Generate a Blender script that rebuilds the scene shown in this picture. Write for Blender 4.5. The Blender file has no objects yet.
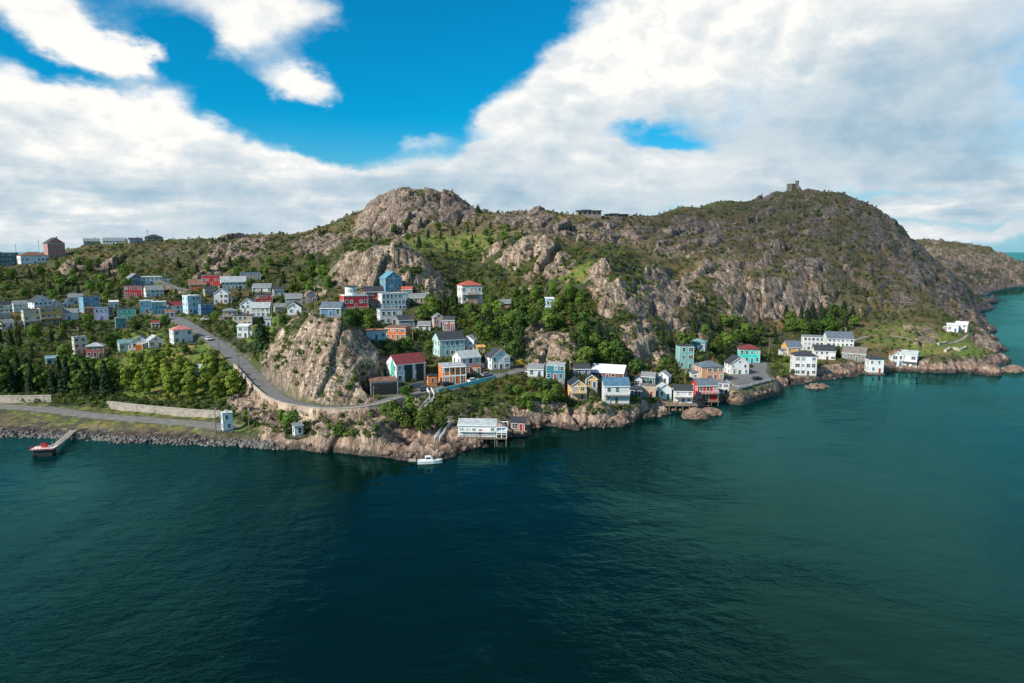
import bpy, bmesh, math, random
import numpy as np
from mathutils import Vector, Matrix
rad = math.radians
scene = bpy.context.scene
# ------------------------------------------------------------------ camera
HC = 56.0
F, CX, CY = 683.0, 512.0, 341.5
PITCH = math.atan((341.5-252)/683)
cam_d = bpy.data.cameras.new('camera'); cam = bpy.data.objects.new('camera', cam_d)
scene.collection.objects.link(cam)
cam_d.sensor_width = 36; cam_d.lens = 36*F/1024; cam_d.clip_start = 1; cam_d.clip_end = 120000
cam.location = (0, 0, HC); cam.rotation_euler = (rad(90)-PITCH, 0, 0)
scene.camera = cam
# ------------------------------------------------------------------ sun direction, exposure
SUN_AZ, SUN_EL = -124.0, 34.0        # azimuth measured from +Y (the view) towards +X
sv = Vector((math.sin(rad(SUN_AZ))*math.cos(rad(SUN_EL)), math.cos(rad(SUN_AZ))*math.cos(rad(SUN_EL)), math.sin(rad(SUN_EL))))
sun_d = bpy.data.lights.new('sun', 'SUN'); sun = bpy.data.objects.new('sun', sun_d)
scene.collection.objects.link(sun)
sun_d.energy = 5.0; sun_d.angle = rad(0.6); sun_d.color = (1.0, 0.93, 0.82)
sun.rotation_euler = sv.to_track_quat('Z', 'Y').to_euler(); sun.location = sv*500
vs = scene.view_settings
vs.view_transform = 'Standard'; vs.look = 'None'; vs.gamma = 1; vs.exposure = 0.27; vs.use_curve_mapping = False
scene.cycles.max_bounces = 6; scene.cycles.diffuse_bounces = 2; scene.cycles.glossy_bounces = 3
scene.cycles.transparent_max_bounces = 6; scene.cycles.volume_bounces = 0
scene.cycles.use_denoising = True

# ------------------------------------------------------------------ node helper
class NT:
    def __init__(s, tree): s.t = tree; s.n = tree.nodes; s.l = tree.links
    def new(s, typ, **kw):
        n = s.n.new(typ)
        for k, v in kw.items(): setattr(n, k, v)
        return n
    def put(s, sock, v):
        if isinstance(v, bpy.types.NodeSocket): s.l.new(v, sock)
        elif v is not None:
            try: sock.default_value = v
            except (TypeError, ValueError): sock.default_value = tuple(v)+(1,) if len(v) == 3 else v
    def m(s, op, a, b=None, c=None, clamp=False):
        n = s.new('ShaderNodeMath', operation=op, use_clamp=clamp)
        s.put(n.inputs[0], a)
        if b is not None: s.put(n.inputs[1], b)
        if c is not None: s.put(n.inputs[2], c)
        return n.outputs[0]
    def vm(s, op, a, b=None, scale=None):
        n = s.new('ShaderNodeVectorMath', operation=op)
        s.put(n.inputs[0], a)
        if b is not None: s.put(n.inputs[1], b)
        if scale is not None: s.put(n.inputs[3], scale)
        return n.outputs[0]
    def ss(s, v, a, b, lo=0.0, hi=1.0):
        n = s.new('ShaderNodeMapRange', interpolation_type='SMOOTHSTEP')
        s.put(n.inputs[0], v); s.put(n.inputs[1], a); s.put(n.inputs[2], b); s.put(n.inputs[3], lo); s.put(n.inputs[4], hi)
        return n.outputs[0]
    def mix(s, f, a, b, blend='MIX'):
        n = s.new('ShaderNodeMix', data_type='RGBA', blend_type=blend)
        s.put(n.inputs[0], f); s.put(n.inputs[6], a); s.put(n.inputs[7], b)
        return n.outputs[2]
    def noise(s, vec, scale, detail=4, rough=0.5, dist=0.0, color=False):
        n = s.new('ShaderNodeTexNoise')
        s.put(n.inputs['Vector'], vec); s.put(n.inputs['Scale'], scale); s.put(n.inputs['Detail'], detail)
        s.put(n.inputs['Roughness'], rough); s.put(n.inputs['Distortion'], dist)
        return n.outputs['Color' if color else 'Fac']
    def voro(s, vec, scale, feature='F1', out='Distance'):
        n = s.new('ShaderNodeTexVoronoi', feature=feature)
        s.put(n.inputs['Vector'], vec); s.put(n.inputs['Scale'], scale)
        return n.outputs[out]
    def attr(s, name):
        n = s.new('ShaderNodeAttribute', attribute_name=name); return n.outputs['Fac']
    def mapping(s, vec, scale=(1,1,1), rot=(0,0,0)):
        n = s.new('ShaderNodeMapping'); s.put(n.inputs[0], vec); n.inputs['Scale'].default_value = scale; n.inputs['Rotation'].default_value = rot
        return n.outputs[0]
    def xyz(s, vec):
        n = s.new('ShaderNodeSeparateXYZ'); s.put(n.inputs[0], vec); return n.outputs
    def comb(s, x, y, z):
        n = s.new('ShaderNodeCombineXYZ'); s.put(n.inputs[0], x); s.put(n.inputs[1], y); s.put(n.inputs[2], z); return n.outputs[0]
    def bump(s, h, dist, strength=1.0, normal=None):
        n = s.new('ShaderNodeBump'); s.put(n.inputs['Height'], h); n.inputs['Distance'].default_value = dist; n.inputs['Strength'].default_value = strength
        if normal is not None: s.put(n.inputs['Normal'], normal)
        return n.outputs[0]

def new_mat(name):
    m = bpy.data.materials.new(name); m.use_nodes = True
    nt = NT(m.node_tree); b = nt.n['Principled BSDF']
    return m, nt, b

# ------------------------------------------------------------------ pixel <-> direction (used once, to read positions off the photograph)
def up_slope(py):
    yc = (CY-py)/F
    return (-math.sin(PITCH)+yc*math.cos(PITCH))/(math.cos(PITCH)+yc*math.sin(PITCH))
def u_of(px, py):
    yc = (CY-py)/F
    return ((px-CX)/F)/(math.cos(PITCH)+yc*math.sin(PITCH))

# ------------------------------------------------------------------ sky: Nishita + procedural clouds in direction space
def px_azel(px, py):
    u, t = u_of(px, py), up_slope(py)
    return math.degrees(math.atan2(u, 1)), math.degrees(math.atan2(t, math.hypot(1, u)))
#        px   py   rx   ry  rot  weight
CLOUDS = [(50, 150, 150, 72, 0, 1.25), (150, 135, 90, 55, 6, .55), (215, 175, 90, 45, 6, .75), (275, 150, 36, 26, 0, .45), (60, 85, 90, 26, -8, .35),
          (15, 8, 80, 24, -12, .8), (75, 30, 45, 16, -25, .35), (112, 44, 28, 17, 0, .9), (262, 18, 92, 42, 0, .72), (228, 40, 46, 20, 20, .5), (315, 90, 56, 18, -8, 1.05), (330, 12, 30, 20, 0, .3),
          (40, 225, 260, 40, 0, .6), (300, 205, 200, 34, 0, .55), (345, 186, 130, 26, 0, .6), (520, 205, 240, 34, 0, .6),
          (424, 133, 26, 18, 0, 1.1), (640, 60, 170, 62, 38, 1.1), (505, 135, 80, 34, 15, .8), (790, 20, 230, 80, 0, .8), (900, 110, 240, 80, 0, .7),
          (760, 178, 260, 28, 0, .65), (960, 200, 160, 30, 0, .6), (800, -120, 330, 90, 0, .7), (30, -150, 300, 130, 0, 1.0), (1050, -330, 300, 200, 0, .8), (450, -200, 240, 170, 0, -1.0),
          (445, 70, 75, 90, 0, -.95), (350, 132, 90, 22, 0, -.6), (240, 100, 50, 30, 10, -.5), (165, 40, 50, 34, 20, -.75), (40, 52, 70, 12, -10, -.5), (655, 138, 46, 12, -8, -.62), (960, 228, 150, 14, 0, .5), (600, 165, 120, 18, 0, .3), (560, 148, 90, 10, 0, -.35), (900, 188, 90, 8, 3, -.75), (960, 216, 120, 6, 0, -.5), (520, 20, 34, 40, 30, -.5)]
# areas of the cloud deck that are thick and grey below: px py rx ry weight
GREYS = [(910, 105, 220, 66, .95), (725, 130, 170, 30, .85), (225, 168, 80, 20, .5), (985, 45, 130, 70, .9), (300, 205, 200, 22, .5), (100, 225, 180, 16, .45), (560, 200, 150, 20, .6), (420, 185, 110, 14, .4), (860, 170, 200, 22, .35), (520, 170, 60, 14, .4)]
world = bpy.data.worlds.new('World'); scene.world = world; world.use_nodes = True
def build_world():
    w = NT(world.node_tree); w.n.clear()
    out = w.new('ShaderNodeOutputWorld'); bg = w.new('ShaderNodeBackground')
    sky = w.new('ShaderNodeTexSky', sky_type='NISHITA')
    sky.sun_disc = False; sky.sun_elevation = rad(SUN_EL); sky.sun_rotation = rad(SUN_AZ); sky.altitude = 50; sky.air_density = 1.0; sky.dust_density = 0.6; sky.ozone_density = 2.5
    d = w.new('ShaderNodeTexCoord').outputs['Generated']
    x, y, z = w.xyz(d)
    az = w.m('MULTIPLY', w.m('ARCTAN2', x, y), 57.29578)
    el = w.m('MULTIPLY', w.m('ARCSINE', z), 57.29578)
    # warped direction for ragged edges
    zc = w.m('MAXIMUM', z, 0.03)
    plane = w.comb(w.m('DIVIDE', x, w.m('ADD', zc, .12)), w.m('DIVIDE', y, w.m('ADD', zc, .12)), 0.0)
    sph = w.mapping(d, scale=(1, 1, 1.7))
    n1 = w.noise(sph, 3.4, 9, .6, .05)
    n2 = w.m('ADD', .2, w.m('MULTIPLY', w.m('ABSOLUTE', w.m('SUBTRACT', w.noise(sph, 9.0, 6, .55, .1), .5)), 2.4))
    npl = w.noise(plane, 1.3, 6, .55, .2)
    wx = w.m('MULTIPLY', w.m('SUBTRACT', w.noise(sph, 4.0, 6, .6), .5), 13)
    wy = w.m('MULTIPLY', w.m('SUBTRACT', w.noise(w.vm('ADD', sph, (7.3, 1.1, 4.2)), 4.0, 6, .6), .5), 8)
    azw = w.m('ADD', az, wx); elw = w.m('ADD', el, wy)
    def blob(a0, e0, ra, re, rot, wt, A, E):
        dx = w.m('SUBTRACT', A, a0); dy = w.m('SUBTRACT', E, e0)
        c, s = math.cos(rad(rot)), math.sin(rad(rot))
        p = w.m('ADD', w.m('MULTIPLY', dx, c/ra), w.m('MULTIPLY', dy, s/ra))
        q = w.m('ADD', w.m('MULTIPLY', dx, -s/re), w.m('MULTIPLY', dy, c/re))
        r2 = w.m('ADD', w.m('MULTIPLY', p, p), w.m('MULTIPLY', q, q))
        return w.m('MULTIPLY', w.m('EXPONENT', w.m('MULTIPLY', r2, -0.9)), wt)
    def sized(px, py, rx, ry):
        a, e = px_azel(px, py)
        a1, _ = px_azel(px+rx/2, py); a0, _ = px_azel(px-rx/2, py); _, e1 = px_azel(px, py-ry/2); _, e0 = px_azel(px, py+ry/2)
        return a, e, abs(a1-a0), abs(e1-e0)
    den = None
    for (px, py, rx, ry, rot, wt) in CLOUDS:
        a, e, ra, re = sized(px, py, rx, ry)
        b = blob(a, e, ra, re, rot, wt, azw, elw)
        den = b if den is None else w.m('ADD', den, b)
    front = w.ss(w.m('ABSOLUTE', az), 42, 62)        # generic broken clouds beyond what the photograph shows
    upper = w.ss(el, 24, 36)
    gen = w.m('MAXIMUM', front, upper)
    den = w.m('ADD', den, w.m('MULTIPLY', gen, w.m('MULTIPLY', w.m('SUBTRACT', npl, .43), 3.2)))
    den = w.m('ADD', den, w.m('MULTIPLY', w.m('SUBTRACT', n1, .5), 1.0))
    den = w.m('ADD', den, w.m('MULTIPLY', w.m('SUBTRACT', n2, .5), .40))
    cover = w.ss(den, .10, .80)
    thick = w.ss(den, .45, 1.25)
    g = None
    for (px, py, rx, ry, wt) in GREYS:
        a, e, ra, re = sized(px, py, rx, ry)
        b = blob(a, e, ra, re, 0, wt, azw, elw)
        g = b if g is None else w.m('ADD', g, b)
    g = w.m('MULTIPLY', g, w.m('ADD', .38, w.m('MULTIPLY', w.ss(w.noise(w.mapping(d, scale=(1, 1, 2.0)), 4.0, 6, .55, .2), .3, .7), .72)))
    streak = w.noise(w.mapping(d, scale=(1, 1, 7)), 4.5, 6, .6, .2)
    g = w.m('ADD', g, w.m('MULTIPLY', w.ss(el, 11, 2), w.m('MULTIPLY', w.m('SUBTRACT', streak, .38), 3.0)))
    g = w.m('ADD', g, w.m('MULTIPLY', gen, w.m('MULTIPLY', thick, .45)))
    n1s = w.noise(w.vm('ADD', sph, (.03, .0, -.07)), 3.4, 9, .6, .05); n2s = w.m('ADD', .2, w.m('MULTIPLY', w.m('ABSOLUTE', w.m('SUBTRACT', w.noise(w.vm('ADD', sph, (.012, .0, -.03)), 9.0, 6, .55, .1), .5)), 2.4))
    rel = w.m('ADD', w.m('MULTIPLY', w.m('SUBTRACT', n1s, n1), 2.2), w.m('MULTIPLY', w.m('SUBTRACT', n2s, n2), 1.1))     # billows lit from above, grey below
    g = w.m('ADD', g, w.m('MULTIPLY', rel, -.6))
    g = w.m('ADD', w.m('MULTIPLY', w.m('SUBTRACT', n2, .5), .22), g)
    g = w.m('SUBTRACT', 1, w.m('EXPONENT', w.m('MULTIPLY', w.m('MAXIMUM', g, 0), -1.7)))
    g = w.m('MULTIPLY', g, w.m('ADD', .62, w.m('MULTIPLY', w.ss(w.noise(w.vm('ADD', sph, (3.1, .4, 1.7)), 7.0, 7, .6, .1), .3, .7), .5)))
    grey = (.19, .43, .62); white = (1.12, 1.10, 1.06)
    ccol = w.mix(w.m('MULTIPLY', g, .84), white, grey)
    ccol = w.mix(w.ss(cover, .15, .95), w.mix(.5, ccol, (.5, .75, .9)), ccol)
    blue = w.mix(1.0, w.vm('SCALE', sky.outputs[0], scale=1.0), (.018, 1.12, 1.50), 'MULTIPLY')
    # towards the horizon the air is paler
    hz = w.ss(el, 11, 0)
    blue = w.mix(w.m('MULTIPLY', hz, .85), blue, w.vm('SCALE', (.36, .62, .76), scale=10.0))
    col = w.mix(cover, blue, w.vm('SCALE', ccol, scale=10.0))
    w.put(bg.inputs[0], col); bg.inputs[1].default_value = 0.076
    w.l.new(bg.outputs[0], out.inputs[0])
build_world()
world.cycles.sampling_method = 'MANUAL'; world.cycles.sample_map_resolution = 512

# ------------------------------------------------------------------ object helpers
COL = scene.collection
def link(o):
    COL.objects.link(o); return o
def tag(o, label=None, cat=None, group=None, kind=None):
    if label: o['label'] = label
    if cat: o['category'] = cat
    if group: o['group'] = group
    if kind: o['kind'] = kind
    return o
def np_mesh(name, verts, quads, mats, parent=None, smooth=False, midx=None, attrs=None):
    me = bpy.data.meshes.new(name)
    v = np.asarray(verts, np.float32).reshape(-1, 3); q = np.asarray(quads, np.int32); k = q.shape[1]
    me.vertices.add(len(v)); me.vertices.foreach_set('co', v.ravel())
    me.loops.add(q.size); me.loops.foreach_set('vertex_index', q.ravel())
    me.polygons.add(len(q)); me.polygons.foreach_set('loop_start', np.arange(len(q), dtype=np.int32)*k)
    me.polygons.foreach_set('loop_total', np.full(len(q), k, np.int32)) if False else None
    if smooth: me.polygons.foreach_set('use_smooth', np.ones(len(q), bool))
    for mt in (mats if isinstance(mats, (list, tuple)) else [mats]): me.materials.append(mt)
    if midx is not None: me.polygons.foreach_set('material_index', np.asarray(midx, np.int32))
    for an, av in (attrs or {}).items():
        a = me.attributes.new(an, 'FLOAT', 'POINT'); a.data.foreach_set('value', np.asarray(av, np.float32).ravel())
    me.update(calc_edges=True); me.validate()
    o = bpy.data.objects.new(name, me); link(o)
    if parent is not None: o.parent = parent
    return o
class MB:
    """collects boxes, prisms and tubes into one mesh"""
    def __init__(s): s.v = []; s.f = []; s.mi = []
    def add(s, vs, fs, m=0):
        k = len(s.v); s.v += [tuple(p) for p in vs]; s.f += [tuple(i+k for i in f) for f in fs]; s.mi += [m]*len(fs)
    def box(s, x0, x1, y0, y1, z0, z1, m=0):
        s.add([(x0,y0,z0),(x1,y0,z0),(x1,y1,z0),(x0,y1,z0),(x0,y0,z1),(x1,y0,z1),(x1,y1,z1),(x0,y1,z1)],
              [(3,2,1,0),(4,5,6,7),(0,1,5,4),(1,2,6,5),(2,3,7,6),(3,0,4,7)], m)
    def prism(s, poly, axis, a, b, m=0):
        """poly: list of 2D points; extruded along axis 'x' 'y' or 'z' from a to b"""
        n = len(poly)
        def P(p, t): return {'x': (t, p[0], p[1]), 'y': (p[0], t, p[1]), 'z': (p[0], p[1], t)}[axis]
        vs = [P(p, a) for p in poly]+[P(p, b) for p in poly]
        fs = [tuple(range(n)), tuple(range(2*n-1, n-1, -1))]+[(i, i+n, (i+1) % n+n, (i+1) % n) for i in range(n)]
        s.add(vs, fs, m)
    def tube(s, p0, p1, r0, r1=None, n=6, m=0):
        r1 = r0 if r1 is None else r1
        p0, p1 = Vector(p0), Vector(p1); d = (p1-p0)
        if d.length < 1e-6: return
        q = d.to_track_quat('Z', 'Y'); vs = []
        for p, r in ((p0, r0), (p1, r1)):
            for i in range(n):
                a = 2*math.pi*i/n; vs.append(p+q @ Vector((r*math.cos(a), r*math.sin(a), 0)))
        s.add(vs, [(i, (i+1) % n, n+(i+1) % n, n+i) for i in range(n)]+[tuple(range(n-1, -1, -1)), tuple(range(n, 2*n))], m)
    def build(s, name, mats, parent=None, loc=None, smooth=False):
        me = bpy.data.meshes.new(name); me.from_pydata(s.v, [], s.f)
        for mt in (mats if isinstance(mats, (list, tuple)) else [mats]): me.materials.append(mt)
        me.polygons.foreach_set('material_index', s.mi)
        if smooth: me.polygons.foreach_set('use_smooth', [True]*len(s.f))
        bm = bmesh.new(); bm.from_mesh(me); bmesh.ops.recalc_face_normals(bm, faces=bm.faces); bm.to_mesh(me); bm.free()
        me.update()
        o = bpy.data.objects.new(name, me); link(o)
        if parent is not None: o.parent = parent
        if loc is not None: o.location = loc
        return o
def empty(name, loc, rz=0):
    o = bpy.data.objects.new(name, None); o.location = loc; o.rotation_euler = (0, 0, rz); o.empty_display_size = 1
    return link(o)
# ------------------------------------------------------------------ terrain: a height field over (u = X/Y, Y)
# per column of the photograph: points (py, v): v >= 160 is the distance Y, v < 160 the height z; ('h', Y, z) lies behind a ridge
COLS = {
-140: [(440,0),(420,2),(404,2.8),(394,5),(355,290),(325,365),(290,440),(266,510),('h',620,40),('h',900,30)],
-60: [(440,0),(420,2),(404,2.8),(394,5),(355,290),(325,365),(290,440),(266,510),('h',620,42),('h',900,30)],
0: [(438,0),(420,1.6),(404,2.8),(394,5),(355,290),(325,365),(290,440),(268,505),('h',620,44),('h',900,30)],
60: [(438,0),(425,1.5),(408,2.5),(394,5),(355,300),(335,335),(325,360),(300,415),(275,475),(254,540),('h',640,50),('h',900,30)],
120: [(443,0),(430,1.5),(412,2.8),(402,4.6),(360,290),(340,335),(320,370),(300,410),(275,470),(250,530),(243,570),('h',670,56),('h',900,40)],
180: [(445,0),(434,1.3),(418,2.5),(404,5),(355,280),(335,320),(318,350),(300,400),(275,470),(250,540),(239,590),('h',680,60),('h',900,40)],
225: [(446,0),(436,1.5),(425,2.6),(408,5),(375,252),(350,285),(335,315),(320,345),(300,395),(280,450),(262,500),(238,590),('h',680,60),('h',900,40)],
250: [(448,0),(437,1.8),(420,4),(395,235),(372,252),(350,285),(330,330),(310,375),(285,440),(262,500),(237,600),('h',700,62)],
268: [(449,0),(440,2),(420,4.5),(392,230),(386,231),(360,252),(345,275),(330,310),(312,350),(285,420),(262,490),(235,600)],
290: [(450,0),(440,2.4),(422,5),(404,217),(397,220),(375,228),(350,237),(333,246),(322,258),('h',280,27),(312,330),(290,400),(265,480),(234,610),('h',720,64)],
320: [(452,0),(441,3),(418,203),(411,209),(405,214),(395,218),(370,225),(345,233),(322,242),(317,248),('h',265,31),(310,300),(295,380),(280,430),(262,480),(245,540),(230,630),('h',720,66)],
350: [(454,0),(438,4),(416,204),(410,211),(403,216),(395,220),(365,227),(345,233),(330,240),(322,252),(310,290),(298,325),(285,338),(262,346),(252,358),(245,430),(236,560),(229,605),('h',720,66)],
372: [(456,0),(438,5),(414,206),(408,212),(402,217),(385,228),(360,237),(345,250),(330,275),(310,312),(297,328),(280,338),(258,348),(250,360),(243,430),(236,550),(222,585),(203,630),('h',730,90),('h',820,70)],
400: [(458,0),(440,194),(420,204),(408,213),(397,219),(388,230),(355,255),(340,276),(325,300),(308,322),(294,332),(275,342),(250,357),(243,430),(236,550),(224,580),(198,630),(190,660),('h',730,104),('h',820,70)],
425: [(459,0),(443,193),(425,203),(404,214),(393,222),(383,236),(355,258),(340,278),(325,302),(308,324),(298,336),(278,345),(257,362),(245,430),(236,550),(222,585),(199,632),(189,665),('h',730,104),('h',820,70)],
450: [(455,0),(440,194),(420,205),(400,216),(388,226),(370,250),(355,262),(335,290),(315,325),(303,345),(280,378),(255,430),(245,470),(236,550),(224,588),(200,650),(193,665),('h',740,95)],
480: [(447,0),(438,2),(420,208),(400,220),(380,237),(368,248),(350,270),(330,300),(310,335),(290,380),(265,430),(245,490),(230,560),(214,640),('h',720,80)],
510: [(437,0),(427,3),(400,222),(374,242),(358,252),(340,285),(320,320),(300,360),(275,400),(255,415),(238,440),(228,520),(213,630),('h',720,84)],
545: [(426,0),(412,4),(390,230),(378,245),(366,254),(330,268),(318,300),(300,345),(280,380),(258,405),(236,440),(226,530),(212,650),('h',740,85)],
577: [(428,0),(416,3),(400,5.5),(385,232),(374,244),(358,256),(336,276),(312,318),(285,370),(265,400),(250,440),(235,540),(216,650),('h',760,85)],
605: [(427,0),(416,3.5),(402,6.5),(385,240),(370,255),(345,275),(320,296),(290,322),(270,340),(262,378),(250,440),(235,560),(215,680),('h',800,88)],
640: [(420,0),(410,3),(395,5),(380,255),(365,268),(340,285),(310,320),(285,360),(265,420),(245,540),(230,640),(215,760),('h',860,92)],
680: [(411,0),(404,1.5),(395,3.5),(380,262),(365,280),(345,300),(320,330),(300,360),(280,390),(265,450),(245,580),(228,700),(207,850),('h',950,100)],
720: [(402,0),(396,1.5),(386,4.5),(370,285),(355,310),(340,335),(322,360),(300,385),(283,395),(270,450),(250,590),(225,780),(202,930),('h',1050,112)],
760: [(392,0),(386,1.8),(375,5),(360,318),(348,345),(335,365),(318,390),(300,405),(282,412),(268,470),(250,600),(225,790),(205,950),(197,1000),('h',1100,120)],
790: [(386,0),(379,2.2),(368,4),(352,340),(340,365),(325,390),(308,410),(285,425),(268,480),(245,640),(220,820),(191,1030),('h',1150,130)],
812: [(381,0),(376,1.8),(362,3.4),(345,355),(330,390),(312,420),(290,445),(265,510),(240,660),(215,830),(189,1010),('h',1150,135)],
840: [(377,0),(371,2.2),(355,335),(342,365),(325,410),(300,460),(270,530),(240,660),(215,800),(193,930),('h',1080,125)],
870: [(374,0),(366,2.6),(350,345),(335,385),(315,440),(290,510),(260,600),(230,730),(205,860),('h',1000,100)],
900: [(372,0),(366,2.2),(345,355),(335,385),(320,430),(300,490),(270,590),(240,730),(226,830),('h',950,80),('h',1080,55),('h',1200,50),('h',1350,72)],
922: [(372,0),(365,3),(345,355),(330,400),(310,460),(290,540),(265,650),(248,740),('h',850,45),('h',950,25),('h',1080,30),(256,1180),(248,1280),(240,1380),('h',1600,70)],
945: [(373,0),(364,4),(345,358),(333,385),(318,440),(300,510),(280,600),(268,690),('h',780,22),('h',870,6),('h',950,10),('h',1040,22),(256,1180),(248,1280),(241,1390),('h',1600,70)],
962: [(374,0),(364,3.6),(345,360),(330,400),(318,440),(308,500),(296,590),(285,650),('h',740,14),('h',800,2),('h',860,2),('h',940,8),(272,1040),(260,1150),(248,1300),(243,1400),('h',1700,60)],
978: [(375,0),(364,3.6),(348,358),(334,395),(324,440),(318,480),('h',530,3),('h',580,-4),('h',640,-3),(301,3.5),('h',760,6),('h',820,-2),('h',900,3),(283,10),(270,1140),(256,1280),(246,1410),('h',1700,60)],
990: [(376,0),(366,3.6),(350,360),(338,400),(332,7),('h',470,-3),('h',540,-8),('h',640,-9),(304,-1),('h',780,4),('h',830,-3),('h',900,-5),(289,3),(272,1130),(258,1280),(248,1420),('h',1800,55)],
1003: [(375,0),(366,3),(352,5),(347,2),('h',420,-6),('h',600,-10),('h',760,-9),('h',850,-9),('h',950,-7),(287,2),(275,1140),(264,1260),(254,1420),('h',1800,36)],
1022: [('h',312,-7),('h',335,-6),('h',360,-8),('h',500,-11),('h',800,-12),('h',1060,-9),(285,0.5),(273,1230),(270,1330),(264,1420),('h',1700,16)],
1060: [('h',312,-10),('h',500,-12),('h',900,-12),('h',1150,-9),('h',1230,-3),('h',1320,3),('h',1420,6),('h',1600,4)],
1160: [('h',312,-12),('h',700,-12),('h',1200,-12),('h',1350,-6),('h',1500,-4)],
}
def y_for_z(py, z): return (HC-z)/-up_slope(py)
SX, SY = 9.0, 9.0          # the interpolation works on (u*SX, lnY*SY)
def gather():
    P = []
    for px, pts in COLS.items():
        first = None
        for p in pts:
            if p[0] == 'h':
                Y, z = p[1], p[2]; u = (px-CX)/F/ .99
            else:
                py, v = p
                if v >= 160: Y = v; z = HC+up_slope(py)*Y
                else: z = v; Y = y_for_z(py, z)
                u = u_of(px, py)
            if first is None: first = (u, Y, z)
            P.append((u, math.log(Y), z))
        u, Y, z = first
        if z > -1:
            P.append((u, math.log(Y*0.955), -4.0)); P.append((u, math.log(Y*0.85), -9.0)); P.append((u, math.log(Y*0.7), -12.0))
        Yl = math.exp(P[-1][1]) if False else max(q[1] for q in P if abs(q[0]-u) < .02)
        zl = 25.0 if px < 1040 else -6.0
        P.append((u, math.log(2300), zl))
    return np.array(P)
PTS = gather()
def rbf_fit(P):
    A = np.stack([P[:, 0]*SX, P[:, 1]*SY], 1)
    D = np.sqrt(((A[:, None]-A[None])**2).sum(-1)+.0025)
    n = len(P); M = np.zeros((n+3, n+3)); M[:n, :n] = D+np.eye(n)*-0.004
    M[:n, n] = 1; M[:n, n+1:] = A; M[n, :n] = 1; M[n+1:, :n] = A.T
    b = np.zeros(n+3); b[:n] = P[:, 2]
    return A, np.linalg.solve(M, b)
RA, RW = rbf_fit(PTS)
def rbf_eval(u, ly):
    q = np.stack([u.ravel()*SX, ly.ravel()*SY], 1); out = np.empty(len(q)); n = len(RA)
    for i in range(0, len(q), 20000):
        s = q[i:i+20000]
        d = np.sqrt(((s[:, None]-RA[None])**2).sum(-1)+.0025)
        out[i:i+20000] = d @ RW[:n]+RW[n]+s @ RW[n+1:]
    return out.reshape(u.shape)
# grid
NU = 1000
UG = np.linspace(-1.0, .98, NU)
LY = np.concatenate([np.linspace(math.log(150), math.log(185), 40, endpoint=False), np.linspace(math.log(185), math.log(300), 400, endpoint=False), np.linspace(math.log(300), math.log(1100), 380, endpoint=False), np.linspace(math.log(1100), math.log(2300), 90)])
NY = len(LY)
def bil(cu, cl, cz, u, l):
    i = np.clip(np.searchsorted(cu, u)-1, 0, len(cu)-2); j = np.clip(np.searchsorted(cl, l)-1, 0, len(cl)-2)
    fu = (u-cu[i])/(cu[i+1]-cu[i]); fl = (l-cl[j])/(cl[j+1]-cl[j])
    return (cz[j, i]*(1-fu)+cz[j, i+1]*fu)*(1-fl)+(cz[j+1, i]*(1-fu)+cz[j+1, i+1]*fu)*fl
def base_grid():
    cu = np.linspace(-1.0, .98, 330); cl = np.linspace(LY[0], LY[-1], 330)
    U, L = np.meshgrid(cu, cl); cz = rbf_eval(U, L)
    U, L = np.meshgrid(UG, LY)
    return bil(cu, cl, cz, U.ravel(), L.ravel()).reshape(U.shape)
ZG = base_grid()
UU, LL = np.meshgrid(UG, LY); YY = np.exp(LL); XX = UU*YY

# gradient noise in numpy
def pnoise(x, y, seed=0):
    xi = np.floor(x).astype(np.int64); yi = np.floor(y).astype(np.int64); xf = x-xi; yf = y-yi
    def g(ix, iy, fx, fy):
        h = (ix*374761393+iy*668265263+seed*1442695041) & 0xffffffff
        h = ((h ^ (h >> 13))*1274126177) & 0xffffffff; h = h ^ (h >> 16)
        a = (h & 0xffff)*(2*math.pi/65536)
        return np.cos(a)*fx+np.sin(a)*fy
    sx = xf*xf*xf*(xf*(xf*6-15)+10); sy = yf*yf*yf*(yf*(yf*6-15)+10)
    a = g(xi, yi, xf, yf); b = g(xi+1, yi, xf-1, yf); c = g(xi, yi+1, xf, yf-1); d = g(xi+1, yi+1, xf-1, yf-1)
    return (a*(1-sx)+b*sx)*(1-sy)+(c*(1-sx)+d*sx)*sy
def fbm(x, y, o=4, seed=0, gain=.5):
    s = 0; a = 1; 
    for k in range(o): s = s+a*pnoise(x*2**k, y*2**k, seed+k*17); a *= gain
    return s
def ridged(x, y, o=4, seed=0, gain=.5):
    s = 0; a = 1
    for k in range(o): s = s+a*(1-2.2*np.abs(pnoise(x*2**k, y*2**k, seed+k*31))); a *= gain
    return s/2
def smooth(a, n):
    for _ in range(3):
        for ax in (0, 1):
            c = np.cumsum(np.pad(a, [(n+1, n) if k == ax else (0, 0) for k in (0, 1)], mode='edge'), axis=ax)
            if ax == 0: a = (c[2*n+1:]-c[:-2*n-1])/(2*n+1)
            else: a = (c[:, 2*n+1:]-c[:, :-2*n-1])/(2*n+1)
    return a
def sstep(x, a, b):
    t = np.clip((x-a)/(b-a), 0, 1); return t*t*(3-2*t)
def to_px(u, Y, z):
    el = np.arctan((z-HC)/Y); yc = np.tan(el+PITCH)
    return CX+F*u*(math.cos(PITCH)+yc*math.sin(PITCH)), CY-F*yc
PXG, PYG = to_px(UU, YY, ZG)
def inpoly(poly, X, Y):
    r = np.zeros(X.shape, bool); n = len(poly)
    for i in range(n):
        x0, y0 = poly[i]; x1, y1 = poly[(i+1) % n]
        if y0 == y1: continue
        c = ((y0 > Y) != (y1 > Y)) & (X < (x1-x0)*(Y-y0)/(y1-y0)+x0)
        r ^= c
    return r
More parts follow.
